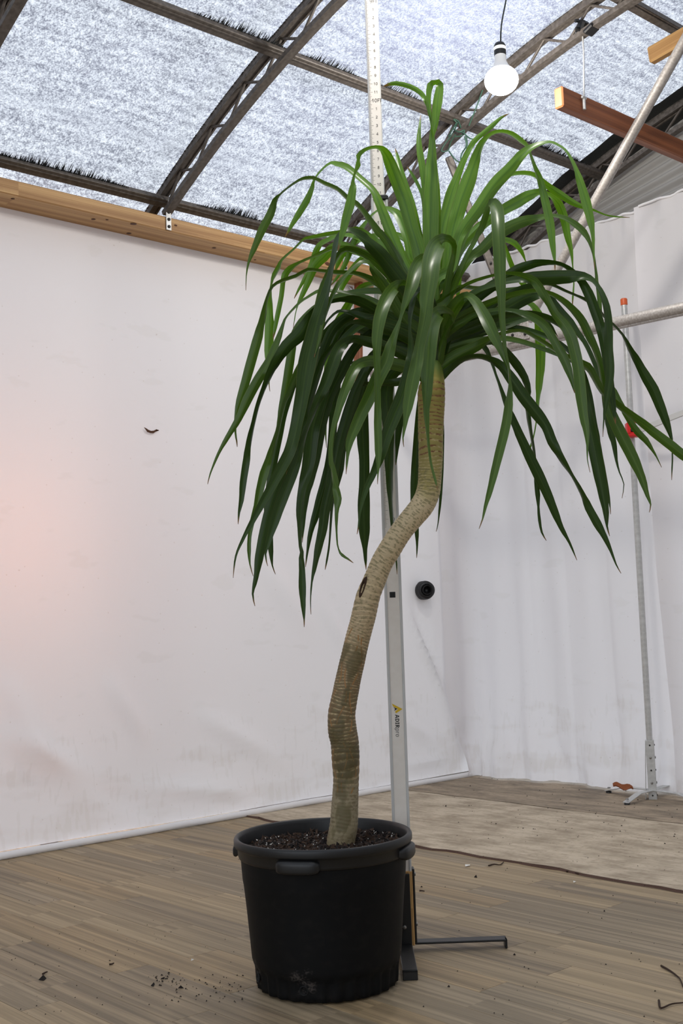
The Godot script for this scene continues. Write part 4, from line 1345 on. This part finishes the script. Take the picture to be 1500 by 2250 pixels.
func build_plant() -> void:
	var foot := on_y(720, 2158, 0.0)
	var pl := thing("potted_plant", "tall strappy-leaved plant with a crooked bare trunk in a black pot", "plant", foot, YAW)
	var inv := Transform3D(Basis(Vector3.UP, YAW), foot).affine_inverse()
	# ---- pot
	var pm := std(Color(0.040, 0.042, 0.046), 0.6)
	pm.metallic_specular = 0.28
	pm.albedo_texture = pot_tex()
	pm.albedo_color = Color.WHITE
	pm.uv1_scale = Vector3(1, 2.5, 1)
	var g := Geo.new()
	g.lathe(Transform3D(), [Vector2(0.001, 0.004), Vector2(0.172, 0.003), Vector2(0.180, 0.006), Vector2(0.1815, 0.02), Vector2(0.183, 0.045), Vector2(0.1845, 0.056), Vector2(0.187, 0.064), Vector2(0.190, 0.075), Vector2(0.1945, 0.13), Vector2(0.2005, 0.20), Vector2(0.206, 0.255), Vector2(0.2075, 0.262), Vector2(0.2085, 0.27), Vector2(0.212, 0.322)], 120, true)
	var pot := put("pot", g, pm, pl)
	g = Geo.new()
	g.lathe(Transform3D(), [Vector2(0.212, 0.320), Vector2(0.2165, 0.322), Vector2(0.2185, 0.328), Vector2(0.2195, 0.345), Vector2(0.226, 0.350), Vector2(0.2285, 0.354), Vector2(0.2285, 0.366), Vector2(0.226, 0.371), Vector2(0.222, 0.3725), Vector2(0.217, 0.370), Vector2(0.2145, 0.362), Vector2(0.209, 0.33), Vector2(0.206, 0.28)], 96)
	put("rim", g, M.black, pot)
	for a in [-0.27, 1.30, -1.84, 2.87]:
		g = Geo.new()
		var rows := []
		var uvs := []
		for k in 15:
			var t := k / 14.0 * 2.0 - 1.0
			var ang: float = a + t * 0.265
			var e := pow(1.0 - pow(absf(t), 6.0), 0.5)
			var r := PackedVector3Array()
			var u := PackedVector2Array()
			for q in [[0.216, 0.349], [0.228, 0.347], [0.2345, 0.343], [0.2365, 0.336], [0.2365, 0.322], [0.234, 0.316], [0.228, 0.314], [0.228, 0.318], [0.214, 0.320]]:
				var rad: float = lerpf(0.214, q[0], e)
				r.append(Vector3(sin(ang) * rad, lerpf(0.332, q[1], maxf(e, 0.4)), cos(ang) * rad))
				u.append(Vector2(t, q[1]))
			rows.append(r); uvs.append(u)
		g.sheet(rows, uvs)
		put("handle", g, M.black, pot)
	for a in [-0.30, -1.25]:
		g = Geo.new()
		var q := Vector3(sin(a), 0, cos(a))
		g.lathe(Transform3D(Basis(Vector3.UP.cross(q), q, -Vector3.UP), q * 0.1795 + Vector3(0, 0.034, 0)), [Vector2(0.0120, 0.0), Vector2(0.0115, 0.0035), Vector2(0.0095, 0.0035), Vector2(0.0085, -0.002), Vector2(0.001, -0.003)], 14)
		put("drain_hole", g, M.black_matte, pot)
	# ---- soil
	var nz := FastNoiseLite.new()
	nz.seed = 12; nz.frequency = 22.0; nz.fractal_octaves = 4
	var rows := []
	var uvs := []
	for k in 25:
		var rr := 0.2105 * k / 24.0
		var r := PackedVector3Array()
		var u := PackedVector2Array()
		for s in 73:
			var a := TAU * s / 72.0
			var p := Vector3(sin(a) * rr, 0, cos(a) * rr)
			p.y = 0.343 + 0.010 * nz.get_noise_2d(p.x, p.z) + 0.008 * nz.get_noise_2d(p.x * 0.25 + 3, p.z * 0.25) - 0.006 * pow(rr / 0.21, 3)
			r.append(p)
			u.append(Vector2(p.x, p.z))
		rows.append(r); uvs.append(u)
	rows.reverse(); uvs.reverse()
	g = Geo.new()
	g.sheet(rows, uvs, true)
	var soil := put("soil", g, M.soil, pl)
	var rng := RandomNumberGenerator.new()
	rng.seed = 3
	for spec in [["bark_chips", M.bark_bit, 700, 0.0045], ["soil_lumps", M.crumb, 900, 0.0042], ["perlite_grains", M.perlite, 330, 0.0019]]:
		g = Geo.new()
		for k in spec[2]:
			var a := rng.randf() * TAU
			var rr := 0.207 * sqrt(rng.randf())
			var p := Vector3(sin(a) * rr, 0, cos(a) * rr)
			p.y = 0.3445 + 0.010 * nz.get_noise_2d(p.x, p.z) + 0.008 * nz.get_noise_2d(p.x * 0.25 + 3, p.z * 0.25) - 0.006 * pow(rr / 0.21, 3)
			var s: float = spec[3] * rng.randf_range(0.6, 1.7)
			var b := Basis.from_euler(Vector3(rng.randf() * TAU, rng.randf() * TAU, rng.randf() * TAU))
			if spec[0] == "bark_chips": b = b.scaled(Vector3(1, 1, 1)) * Basis().scaled(Vector3(2.2, 0.5, 0.9))
			var q := [b * Vector3(0, s, 0), b * Vector3(s, -s * 0.4, 0), b * Vector3(-s * 0.5, -s * 0.4, s * 0.9), b * Vector3(-s * 0.5, -s * 0.4, -s * 0.9)]
			for t in [[0, 2, 1], [0, 3, 2], [0, 1, 3], [1, 2, 3]]:
				g.tri(p + q[t[0]], p + q[t[1]], p + q[t[2]])
		var o := put(spec[0], g, spec[1], soil)
		o.set_meta("kind", "stuff")
	# ---- trunk
	var ln := [[747, 1880, 60], [748, 1851, 58], [755, 1813, 58], [757, 1775, 56], [760, 1717, 54], [759, 1670, 58], [757, 1631, 59], [752, 1603, 61], [751, 1565, 57], [762, 1507, 54], [768, 1478, 53], [773, 1456, 53], [784, 1408, 52], [797, 1360, 52], [808, 1312, 51], [822, 1276, 48], [838, 1238, 47], [853, 1212, 48], [878, 1172, 48], [905, 1138, 49], [926, 1112, 51], [939, 1085, 51], [944, 1050, 50], [946, 1000, 52], [946, 950, 54], [947, 900, 57], [948, 860, 58], [952, 835, 48], [954, 808, 34], [954, 785, 14]]
	var pts := []
	var wid := []
	for k in ln.size() - 1:
		var a := Vector3(ln[k][0], ln[k][1], ln[k][2])
		var b := Vector3(ln[k + 1][0], ln[k + 1][1], ln[k + 1][2])
		var a0 := Vector3(ln[maxi(k - 1, 0)][0], ln[maxi(k - 1, 0)][1], ln[maxi(k - 1, 0)][2])
		var b1 := Vector3(ln[mini(k + 2, ln.size() - 1)][0], ln[mini(k + 2, ln.size() - 1)][1], ln[mini(k + 2, ln.size() - 1)][2])
		var sub := maxi(2, int(a.distance_to(b) / 2.6))
		for j in sub:
			var q := a.cubic_interpolate(b, a0, b1, float(j) / sub)
			pts.append(at(q.x, q.y, PLANT_AHEAD))
			wid.append(q.z * PLANT_AHEAD * 1.02 / FOCAL * 0.5)
	var total := 0.0
	for k in range(1, pts.size()): total += (pts[k] - pts[k - 1]).length()
	var n2 := FastNoiseLite.new()
	n2.seed = 8; n2.frequency = 1.0; n2.fractal_octaves = 3
	rows = []
	uvs = []
	var run := 0.0
	var ax := FH
	var sides := 40
	for k in pts.size():
		if k > 0: run += (pts[k] - pts[k - 1]).length()
		var v := run / total
		var tg: Vector3 = (pts[mini(k + 2, pts.size() - 1)] - pts[maxi(k - 2, 0)]).normalized()
		ax = (ax - tg * ax.dot(tg)).normalized()
		var ay := tg.cross(ax)
		var r := PackedVector3Array()
		var u := PackedVector2Array()
		for s in sides + 1:
			var a := TAU * s / sides
			var ph := ring_phase(v + 0.0022 * sin(a + v * 40.0) + 0.0015 * sin(2.0 * a + v * 90.0))
			var ridge := pow(absf(sin(PI * ph)), 0.5)
			var rr: float = wid[k] * (0.985 + 0.038 * ridge + 0.03 * n2.get_noise_3d(cos(a) * 1.2, sin(a) * 1.2, v * 16.0))
			r.append(inv * (pts[k] + (ax * cos(a) + ay * sin(a)) * rr))
			u.append(Vector2(float(s) / sides, v))
		rows.append(r); uvs.append(u)
	g = Geo.new()
	g.sheet(rows, uvs, true)
	var tm := std(Color.WHITE, 0.62)
	tm.albedo_texture = trunk_tex()
	var trunk := put("trunk", g, tm, pl)
	# healed wound on the left of the trunk
	var wc := at(795, 1290, PLANT_AHEAD - 0.026)
	var wup := (at(801, 1268, PLANT_AHEAD - 0.022) - at(790, 1308, PLANT_AHEAD - 0.022)).normalized()
	var wn := (EYE - wc).normalized() - RT * 0.7
	wn = (wn - wup * wn.dot(wup)).normalized()
	var wx := wup.cross(wn)
	g = Geo.new()
	g.lathe(Transform3D(inv.basis * Basis(wx * 0.36, wn, -wup * 1.55), inv * (wc - wn * 0.010)), [Vector2(0.020, 0.0), Vector2(0.018, 0.008), Vector2(0.0145, 0.0105), Vector2(0.010, 0.007), Vector2(0.005, 0.002), Vector2(0.0005, 0.001)], 18)
	var sc := put("bark_scar", g, M.bark_bit, trunk)
	sc.set_meta("label", "dark healed wound in the bark")
	# ---- leaves
	var mats := []
	for age in 3:
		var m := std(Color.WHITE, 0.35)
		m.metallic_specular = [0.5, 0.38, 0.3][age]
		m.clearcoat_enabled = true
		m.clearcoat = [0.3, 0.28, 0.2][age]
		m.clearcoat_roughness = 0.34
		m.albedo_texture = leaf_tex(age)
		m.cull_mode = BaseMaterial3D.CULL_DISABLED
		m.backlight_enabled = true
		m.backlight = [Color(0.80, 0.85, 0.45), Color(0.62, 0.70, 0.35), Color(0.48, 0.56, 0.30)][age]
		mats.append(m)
	for k in LEAVES.size():
		var l: Array = LEAVES[k]
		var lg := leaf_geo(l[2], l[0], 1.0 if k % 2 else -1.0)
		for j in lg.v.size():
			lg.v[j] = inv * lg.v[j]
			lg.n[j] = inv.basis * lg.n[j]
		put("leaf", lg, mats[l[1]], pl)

func pot_tex() -> ImageTexture:
	var w := 512
	var h := 256
	var f := FastNoiseLite.new()
	f.seed = 71; f.frequency = 0.05; f.fractal_octaves = 4
	var im := Image.create(w, h, false, Image.FORMAT_RGB8)
	# (angle, height in m, spread) of mineral crusts round the drain holes and along the foot
	var crust := [[-0.30, 0.055, 0.16, 0.75], [-1.25, 0.055, 0.14, 0.8], [1.35, 0.07, 0.07, 0.7]]
	for y in h:
		for x in w:
			var c := Color(0.042, 0.044, 0.048)
			var d := f.get_noise_2d(x, y)
			c = c.lerp(Color(0.085, 0.08, 0.075), clampf(d * 1.2, 0, 0.6))
			var a := TAU * x / w
			var hh := 0.4 * y / h
			for q in crust:
				var da: float = wrapf(a - q[0], -PI, PI) / q[2]
				var dh: float = (hh - q[1]) / 0.035
				var e: float = exp(-da * da - dh * dh) * q[3]
				e = clampf((e + (d + f.get_noise_2d(x * 5.0, y * 5.0)) * 0.9 * minf(e * 3.0, 1.0) - 0.42) * 1.8, 0, 1)
				c = c.lerp(Color(0.36, 0.33, 0.31), e * 0.7)
			im.set_pixel(x, y, c)
	return ImageTexture.create_from_image(im)

func trunk_tex() -> ImageTexture:
	var w := 192
	var h := 1024
	var f := FastNoiseLite.new()
	f.seed = 81; f.frequency = 0.02; f.fractal_octaves = 3
	var f2 := FastNoiseLite.new()
	f2.seed = 82; f2.frequency = 0.09; f2.fractal_octaves = 2
	# bark by height: pale flaky foot, mossy brown, tan, papery tan, green-gold below the crown, green shoot
	var stops := [0.0, 0.11, 0.18, 0.36, 0.43, 0.70, 0.76, 0.935, 0.955, 0.975, 1.0]
	var cols := [Color(0.50, 0.45, 0.33), Color(0.55, 0.50, 0.39), Color(0.37, 0.30, 0.18), Color(0.47, 0.385, 0.26), Color(0.64, 0.555, 0.42), Color(0.80, 0.725, 0.58), Color(0.60, 0.55, 0.32), Color(0.56, 0.51, 0.21), Color(0.58, 0.54, 0.22), Color(0.40, 0.46, 0.14), Color(0.30, 0.42, 0.12)]
	var im := Image.create(w, h, false, Image.FORMAT_RGB8)
	for y in h:
		for x in w:
			var v := float(y) / h
			var a := TAU * x / w
			var n := f.get_noise_3d(cos(a) * 26.0, sin(a) * 26.0, y * 0.5)
			var m := f2.get_noise_3d(cos(a) * 26.0, sin(a) * 26.0, y * 1.6)
			var n2 := f2.get_noise_3d(cos(a) * 22.0 + 50.0, sin(a) * 22.0, y * 1.7)
			var vv := clampf(v + n * 0.03, 0.0, 0.999)
			var k := 0
			while stops[k + 1] <= vv: k += 1
			var c: Color = cols[k].lerp(cols[k + 1], (vv - stops[k]) / (stops[k + 1] - stops[k]))
			var ph := ring_phase(v + 0.0022 * sin(a + v * 40.0) + 0.0015 * sin(2.0 * a + v * 90.0))
			var fr := ph - floorf(ph)
			var edge := minf(fr, 1.0 - fr)
			if v > 0.13 and v < 0.955:
				if edge < 0.16: c = c.lerp(Color(0.82, 0.74, 0.58) if v < 0.86 else Color(0.66, 0.46, 0.29), 0.62 * (0.6 + m))
				elif n2 > 0.05 and v < 0.78: c = c.lerp(Color(0.40, 0.38, 0.25), clampf(n2 * 2.2, 0, 0.5))
			if v > 0.80 and v < 0.95 and edge < 0.15: c = c.lerp(Color(0.42, 0.25, 0.13), clampf(n2 * 1.6 + 0.4, 0, 0.8))
			# orange splits that run up the old bark, moss in patches near the foot
			if v > 0.12 and v < 0.43:
				for q in [0.4, 1.3, 2.2, 3.0, 3.7, 4.6, 5.6]:
					var da: float = absf(wrapf(a - q - 0.25 * sin(v * 60.0 + q * 3.0), -PI, PI))
					if da < 0.045 and f.get_noise_2d(q * 100.0, y * 2.0) > -0.1: c = Color(0.58, 0.41, 0.22)
			if v < 0.40 and n > 0.08: c = c.lerp(Color(0.25, 0.225, 0.10), clampf(n * 2.0, 0, 0.5))
			if v < 0.15 and m > 0.2: c = c.lerp(Color(0.40, 0.34, 0.23), 0.5)
			im.set_pixel(x, y, c)
	return ImageTexture.create_from_image(im)

# ---------------------------------------------------------------- measuring rod
func build_rod() -> void:
	var base := on_y(889, 2090, 0.0)
	var dist := base.dot(FH)
	var rd := thing("measuring_rod", "tall white telescopic measuring rod with black numerals on a black foot", "measuring rod", base, YAW)
	var inv := Transform3D(Basis(Vector3.UP, YAW), base).affine_inverse()
	var kpx := dist / FOCAL
	var ycap: float = (inv * at(833, 438, dist)).y
	var ytop: float = (inv * at(806, -300, dist)).y
	var p0: Vector3 = (inv * at(887, 1990, dist))
	var p1: Vector3 = (inv * at(833, 445, dist))
	var lean := (p1.x - p0.x) / (p1.y - p0.y)
	# lower, outer section
	var y0: float = (inv * at(886, 1945, dist)).y
	var up := Vector3(lean, 1, 0).normalized()
	var tilt := Basis(Vector3(up.y, -up.x, 0), up, Vector3(0, 0, 1))
	var org := Vector3(p0.x - p0.y * lean, 0, 0)
	var sec := Node3D.new()
	sec.name = "outer_section"
	sec.transform = Transform3D(tilt, org)
	rd.add_child(sec)
	var g := Geo.new()
	g.box(Transform3D(Basis(), Vector3(0, (y0 + ycap) * 0.5, 0)), Vector3(0.036, ycap - y0, 0.026), 0.001)
	put("face", g, M.rod, sec)
	for s in [-1, 1]:
		g = Geo.new()
		g.box(Transform3D(Basis(), Vector3(s * 0.0205, (y0 + ycap) * 0.5, 0)), Vector3(0.0075, ycap - y0, 0.032), 0.002)
		put("rail", g, M.rail, sec)
	g = Geo.new()
	g.box(Transform3D(Basis(), Vector3(0.003, ycap, 0)), Vector3(0.046, 0.017, 0.036), 0.004)
	put("collar", g, M.black, sec)
	g = Geo.new()
	var ysq: float = (inv * at(862, 1307, dist)).y
	g.box(Transform3D(Basis(), Vector3(-0.002, ysq, 0.0133)), Vector3(0.016, 0.016, 0.001), 0.0002)
	put("black_square", g, M.ink, sec)
	# upper, inner section
	var sec2 := Node3D.new()
	sec2.name = "inner_section"
	sec2.transform = Transform3D(tilt, org + tilt * Vector3(-0.003, 0, 0))
	rd.add_child(sec2)
	g = Geo.new()
	g.box(Transform3D(Basis(), Vector3(0, (ytop + ycap - 0.2) * 0.5, 0)), Vector3(0.032, ytop - ycap + 0.2, 0.020), 0.001)
	put("face", g, M.rod, sec2)
	g = Geo.new()
	for s in [-1, 1]:
		g.box(Transform3D(Basis(), Vector3(s * 0.0172, (ytop + ycap - 0.2) * 0.5, -0.002)), Vector3(0.004, ytop - ycap + 0.2, 0.020), 0.001)
	put("rail", g, M.rail, sec2)
	# numerals read upwards from the top of the rod down
	var font := SystemFont.new()
	font.font_names = PackedStringArray(["Droid Sans"])
	var bold := SystemFont.new()
	bold.font_names = PackedStringArray(["Droid Sans"])
	bold.font_weight = 700
	var ten: float = (inv * at(827, 224, dist)).y
	var ticks := Geo.new()
	for k in range(-12, 12):
		var y := ten - k * 0.0254
		if y < ycap + 0.01 or y > ytop - 0.02: continue
		var foot := posmod(k, 12) == 0
		var s := ("%dFT" % (10 + k / 12)) if foot else str(posmod(k, 12))
		numeral(sec2, s, Vector3(0.006 if foot else 0.004, y, 0.0103), font, 0.0009 if foot else 0.00068)
		for j in 8:
			var l := 0.010 if j == 0 else (0.0065 if j == 4 else 0.004)
			ticks.box(Transform3D(Basis(), Vector3(-0.0155 + l * 0.5, y - j * 0.0254 / 8.0, 0.0102)), Vector3(l, 0.0006, 0.0004), 0.0001)
	var tk := put("scale_ticks", ticks, M.grey_ink, sec2)
	tk.set_meta("kind", "stuff")
	var eleven: float = (inv * at(835, 493, dist)).y
	var ylast: float = (inv * at(857, 1160, dist)).y
	var ticks2 := Geo.new()
	for k in range(0, 40):
		var y := eleven - k * 0.0254
		if y < ylast: break
		var foot := k % 12 == 0
		numeral(sec, ("%dFT" % (11 + k / 12)) if foot else str(k % 12), Vector3(0.006, y, 0.0133), font, 0.0009 if foot else 0.00068)
		for j in 8:
			var l := 0.010 if j == 0 else (0.0065 if j == 4 else 0.004)
			ticks2.box(Transform3D(Basis(), Vector3(-0.0165 + l * 0.5, y - j * 0.0254 / 8.0, 0.0132)), Vector3(l, 0.0006, 0.0004), 0.0001)
	var tk2 := put("scale_ticks", ticks2, M.grey_ink, sec)
	tk2.set_meta("kind", "stuff")
	# maker's mark, turned to read downwards
	var la := TextMesh.new()
	la.text = "ADIR"; la.font = bold; la.font_size = 96; la.pixel_size = 0.00098 / 6.0; la.depth = 0.0004; la.horizontal_alignment = HORIZONTAL_ALIGNMENT_LEFT
	var ym: float = (inv * at(872, 1569, dist)).y
	var l1 := put_mesh("lettering", la, M.ink, sec)
	l1.transform = Transform3D(Basis(Vector3.BACK, -PI / 2), Vector3(-0.001, ym, 0.0134))
	var lb := TextMesh.new()
	lb.text = "pro"; lb.font = font; lb.font_size = 96; lb.pixel_size = 0.00098 / 6.0; lb.depth = 0.0004; lb.horizontal_alignment = HORIZONTAL_ALIGNMENT_LEFT
	var l2 := put_mesh("lettering", lb, M.grey_ink, sec)
	l2.transform = Transform3D(Basis(Vector3.BACK, -PI / 2), Vector3(-0.001, ym - 0.0375, 0.0134))
	var q: Array = emblem([[950, 500], [1068, 565], [990, 612], [984, 588], [1018, 566], [962, 532]], kpx, ym)
	g = Geo.new()
	for t in [[0, 1, 4], [0, 4, 5], [1, 2, 3], [1, 3, 4]]:
		g.tri(q[t[0]], q[t[1]], q[t[2]])
	put("yellow_emblem", g, M.yellow, sec)
	q = emblem([[966, 540], [1010, 561], [972, 584], [984, 561]], kpx, ym)
	g = Geo.new()
	g.tri(q[0], q[1], q[3]); g.tri(q[3], q[1], q[2])
	put("black_emblem", g, M.ink, sec)
	# foot: plywood core between four bent flat bars
	var cx: float = p0.x + (0.1 - p0.y) * lean
	g = Geo.new()
	g.box(Transform3D(Basis(), Vector3(cx, 0.118, -0.008)), Vector3(0.052, 0.20, 0.05), 0.002)
	put("plywood_core", g, M.ply, rd)
	var feet := [[Vector3(1, 0, 0), 0.25], [Vector3(-1, 0, 0), 0.25], [Vector3(0, 0, 1), 0.24], [Vector3(0, 0, -1), 0.24]]
	for f in feet:
		var o: Vector3 = f[0]
		var side := o.cross(Vector3.UP)
		var w := 0.038
		var c := Vector3(cx, 0, -0.008) + (Vector3(-0.001, 0, 0) if absf(o.z) > 0.5 else Vector3.ZERO)
		var h := 0.0295 if absf(o.x) > 0.5 else 0.028
		var s0: Vector3 = c + o * h
		g = Geo.new()
		g.bar(s0 + Vector3(0, 0.024, 0), s0 + Vector3(0, 0.222 if o.x > 0 else 0.212, 0), side, w, 0.006, 0.0015)
		g.bar(s0 + Vector3(0, 0.022, 0) - o * 0.003, s0 + o * f[1] + Vector3(0, 0.022, 0), side, w, 0.006, 0.0015)
		g.bar(s0 + o * (f[1] - 0.003) + Vector3(0, 0.0, 0), s0 + o * (f[1] - 0.003) + Vector3(0, 0.025, 0), side, w, 0.006, 0.0015)
		put("foot", g, M.black, rd)
		for y in [0.07, 0.205]:
			bolt(rd, s0 + o * 0.003 + Vector3(0, y, 0), o, 0.0055, M.bolt)

func emblem(pts: Array, kpx: float, ym: float) -> Array:
	var o := []
	for p in pts: o.append(Vector3((p[0] - 1010) * kpx / 5.233 + 0.0005, ym + 0.003 - (p[1] - 612) * kpx / 5.233, 0.0136))
	return o

func numeral(parent: Node, s: String, p: Vector3, font: Font, px: float) -> void:
	var t := TextMesh.new()
	t.text = s; t.font = font; t.font_size = 96; t.pixel_size = px / 6.0; t.depth = 0.0004
	var o := put_mesh("numeral", t, M.ink, parent)
	o.position = p

# ---------------------------------------------------------------- small things
func build_small_things() -> void:
	# ribbed black fitting that pokes through the left sheet
	var c := on_z(932, 1297, ZL + 0.03)
	var bf := thing("black_fitting", "round black ribbed fitting poking through the left sheet beside the trunk", "fitting", c)
	var face := (EYE - c)
	face.y *= 0.2
	face = (face.normalized() * 1.0 + Vector3(0, 0, 0.6)).normalized()
	var x := Vector3.UP.cross(face).normalized()
	var b := Basis(x, face, x.cross(face))
	var rr := 20.0 * 6.6 / FOCAL
	var g := Geo.new()
	var prof := [Vector2(rr * 0.97, -0.07)]
	for k in 4:
		prof.append_array([Vector2(rr, -0.05 + k * 0.02), Vector2(rr, -0.04 + k * 0.02), Vector2(rr * 0.93, -0.037 + k * 0.02), Vector2(rr * 0.93, -0.032 + k * 0.02)])
	prof.append_array([Vector2(rr * 0.9, 0.045), Vector2(rr * 0.62, 0.05), Vector2(rr * 0.6, 0.04)])
	prof.append_array([Vector2(rr * 0.55, 0.04), Vector2(rr * 0.53, 0.056), Vector2(rr * 0.40, 0.056), Vector2(rr * 0.38, 0.03), Vector2(0.001, 0.028)])
	g.lathe(Transform3D(b, Vector3.ZERO), prof, 32)
	put("body", g, M.black, bf)
	g = Geo.new()
	g.lathe(Transform3D(b, face * 0.05), [Vector2(rr * 0.50, 0.006), Vector2(rr * 0.52, 0.010), Vector2(rr * 0.46, 0.012), Vector2(rr * 0.44, 0.006)], 28)
	put("ring", g, M.black_matte, bf)
	# foil patch under the beam
	var fp := on_z(768, 640, ZL + 0.02)
	g = Geo.new()
	var pts := [Vector3(-0.012, 0.03, 0), Vector3(0.012, 0.025, 0.01), Vector3(0.03, 0.01, 0), Vector3(0.05, -0.012, 0.012), Vector3(0.035, -0.03, 0), Vector3(0.012, -0.012, 0.012), Vector3(-0.006, 0.01, 0.004)]
	for k in range(1, 6): g.tri(pts[0], pts[k], pts[k + 1])
	var fo := put("foil_scrap", g, M.foil)
	fo.position = fp
	tag(fo, "crumpled silver foil scrap under the pine beam behind the leaves", "foil")
	# dead leaf on the pole's foot
	var dl := on_y(1362, 1734, 0.035)
	g = Geo.new()
	var rows := []
	var uvs := []
	for k in 9:
		var t := k / 8.0
		var r := PackedVector3Array()
		var u := PackedVector2Array()
		var along := (on_y(1394, 1738, 0.035) - on_y(1350, 1731, 0.035)) * (t - 0.35)
		var wd := 0.022 * pow(sin(PI * clampf(t, 0.06, 0.97)), 0.6)
		for s in 5:
			var q := s / 2.0 - 1.0
			r.append(along + Vector3(0, 0.012 * q * q + 0.006 * sin(t * 9.0), 0) - FH * wd * q + Vector3(0, wd * 0.5 * q * -1.0, 0))
			u.append(Vector2(t, q))
		rows.append(r); uvs.append(u)
	g.sheet(rows, uvs)
	var dlo := put("dried_leaf", g, M.dry_leaf)
	dlo.position = dl + Vector3(0, 0.006, 0)
	tag(dlo, "curled orange brown dead leaf lying on the pole's steel foot", "leaf")
	# twigs and scraps
	var tw := [["bent thin dark twig near the right edge of the floor", [[1452, 2122], [1470, 2132], [1485, 2143], [1494, 2152], [1500, 2168]]],
		["curved dry stem lying at the lower right edge of the floor", [[1447, 2198], [1449, 2212], [1456, 2214], [1475, 2206], [1500, 2203]]],
		["short green twig by the edge of the pale floor sheet", [[1073, 1902], [1085, 1899], [1098, 1900], [1106, 1894]]],
		["tiny dark stick on the floor left of the pot", [[240, 2119], [246, 2118], [250, 2116]]],
		["tiny stick nearest the bottom left of the floor", [[94, 2140], [99, 2137], [104, 2135]]],
		["dark crumpled stem on the ragged edge of the pale sheet", [[1244, 1915], [1256, 1913], [1264, 1918], [1271, 1920]]],
		["little bark piece on the floor right of the rod's plywood", [[921, 1957], [926, 1957], [932, 1958]]]]
	for t in tw:
		var p := []
		for k in t[1].size():
			p.append(on_y(t[1][k][0], t[1][k][1], 0.004))
		g = Geo.new()
		var sm := smooth(p, 4)
		var rad := []
		for k in sm.size(): rad.append(0.0028 * (1.0 - 0.5 * k / sm.size()))
		g.tube(sm, rad, 6)
		var o := put("twig", g, M.twig)
		tag(o, t[0], "twig")
	for s in [["white paper scrap on the planks right of the rod", [1027, 1902], 0.016], ["tiny white flake on the planks below the ragged sheet edge", [1262, 1938], 0.008], ["tiny white flake on the planks left of the pot", [423, 2110], 0.006]]:
		g = Geo.new()
		var p := on_y(s[1][0], s[1][1], 0.003)
		var w: float = s[2]
		g.quad(Vector3(-w, 0, w * 0.2), Vector3(-w * 0.2, 0.004, -w * 0.6), Vector3(w, 0.001, -w * 0.2), Vector3(w * 0.3, 0.002, w * 0.5))
		var o := put("paper_scrap", g, M.paper)
		o.position = p
		tag(o, s[0], "scrap")
	# soil crumbs strewn about
	var rng := RandomNumberGenerator.new()
	rng.seed = 91
	g = Geo.new()
	var spots := []
	for k in 70: spots.append([rng.randf_range(350, 545), rng.randf_range(2140, 2205), 0.0016])
	for k in 26: spots.append([rng.randfn(365, 12), rng.randfn(2150, 7), 0.0018])
	for k in 110: spots.append([rng.randf_range(0, 540), rng.randf_range(1880, 2245), 0.0012])
	for k in 90: spots.append([rng.randf_range(930, 1500), rng.randf_range(1750, 2245), 0.0014])
	for k in 90: spots.append([rng.randf_range(1000, 1490), rng.randf_range(1710, 1860), 0.0022])
	spots.append_array([[95, 2152, 0.006], [241, 2111, 0.003], [338, 2165, 0.004], [397, 2171, 0.0045], [926, 1949, 0.004], [1328, 2002, 0.003], [1130, 2098, 0.003], [986, 2168, 0.003], [1046, 1927, 0.004], [980, 1774, 0.006]])
	for s in spots:
		var p := on_y(s[0], s[1], 0.001)
		if p.z < ZL + 0.06: continue
		if p.x > 3.3: p.y = 0.006
		var r: float = s[2] * rng.randf_range(0.7, 1.9)
		var q := [p + Vector3(-r, 0, -r * 0.6), p + Vector3(r, 0, -r * rng.randf()), p + Vector3(rng.randf_range(-r, r), 0, r), p + Vector3(0, r * 1.1, 0)]
		g.tri(q[0], q[3], q[1]); g.tri(q[1], q[3], q[2]); g.tri(q[2], q[3], q[0])
	var cr := put("soil_crumbs", g, M.crumb)
	tag(cr, "dark soil crumbs scattered over the floor around the pot", "soil crumbs")
	cr.set_meta("kind", "stuff")
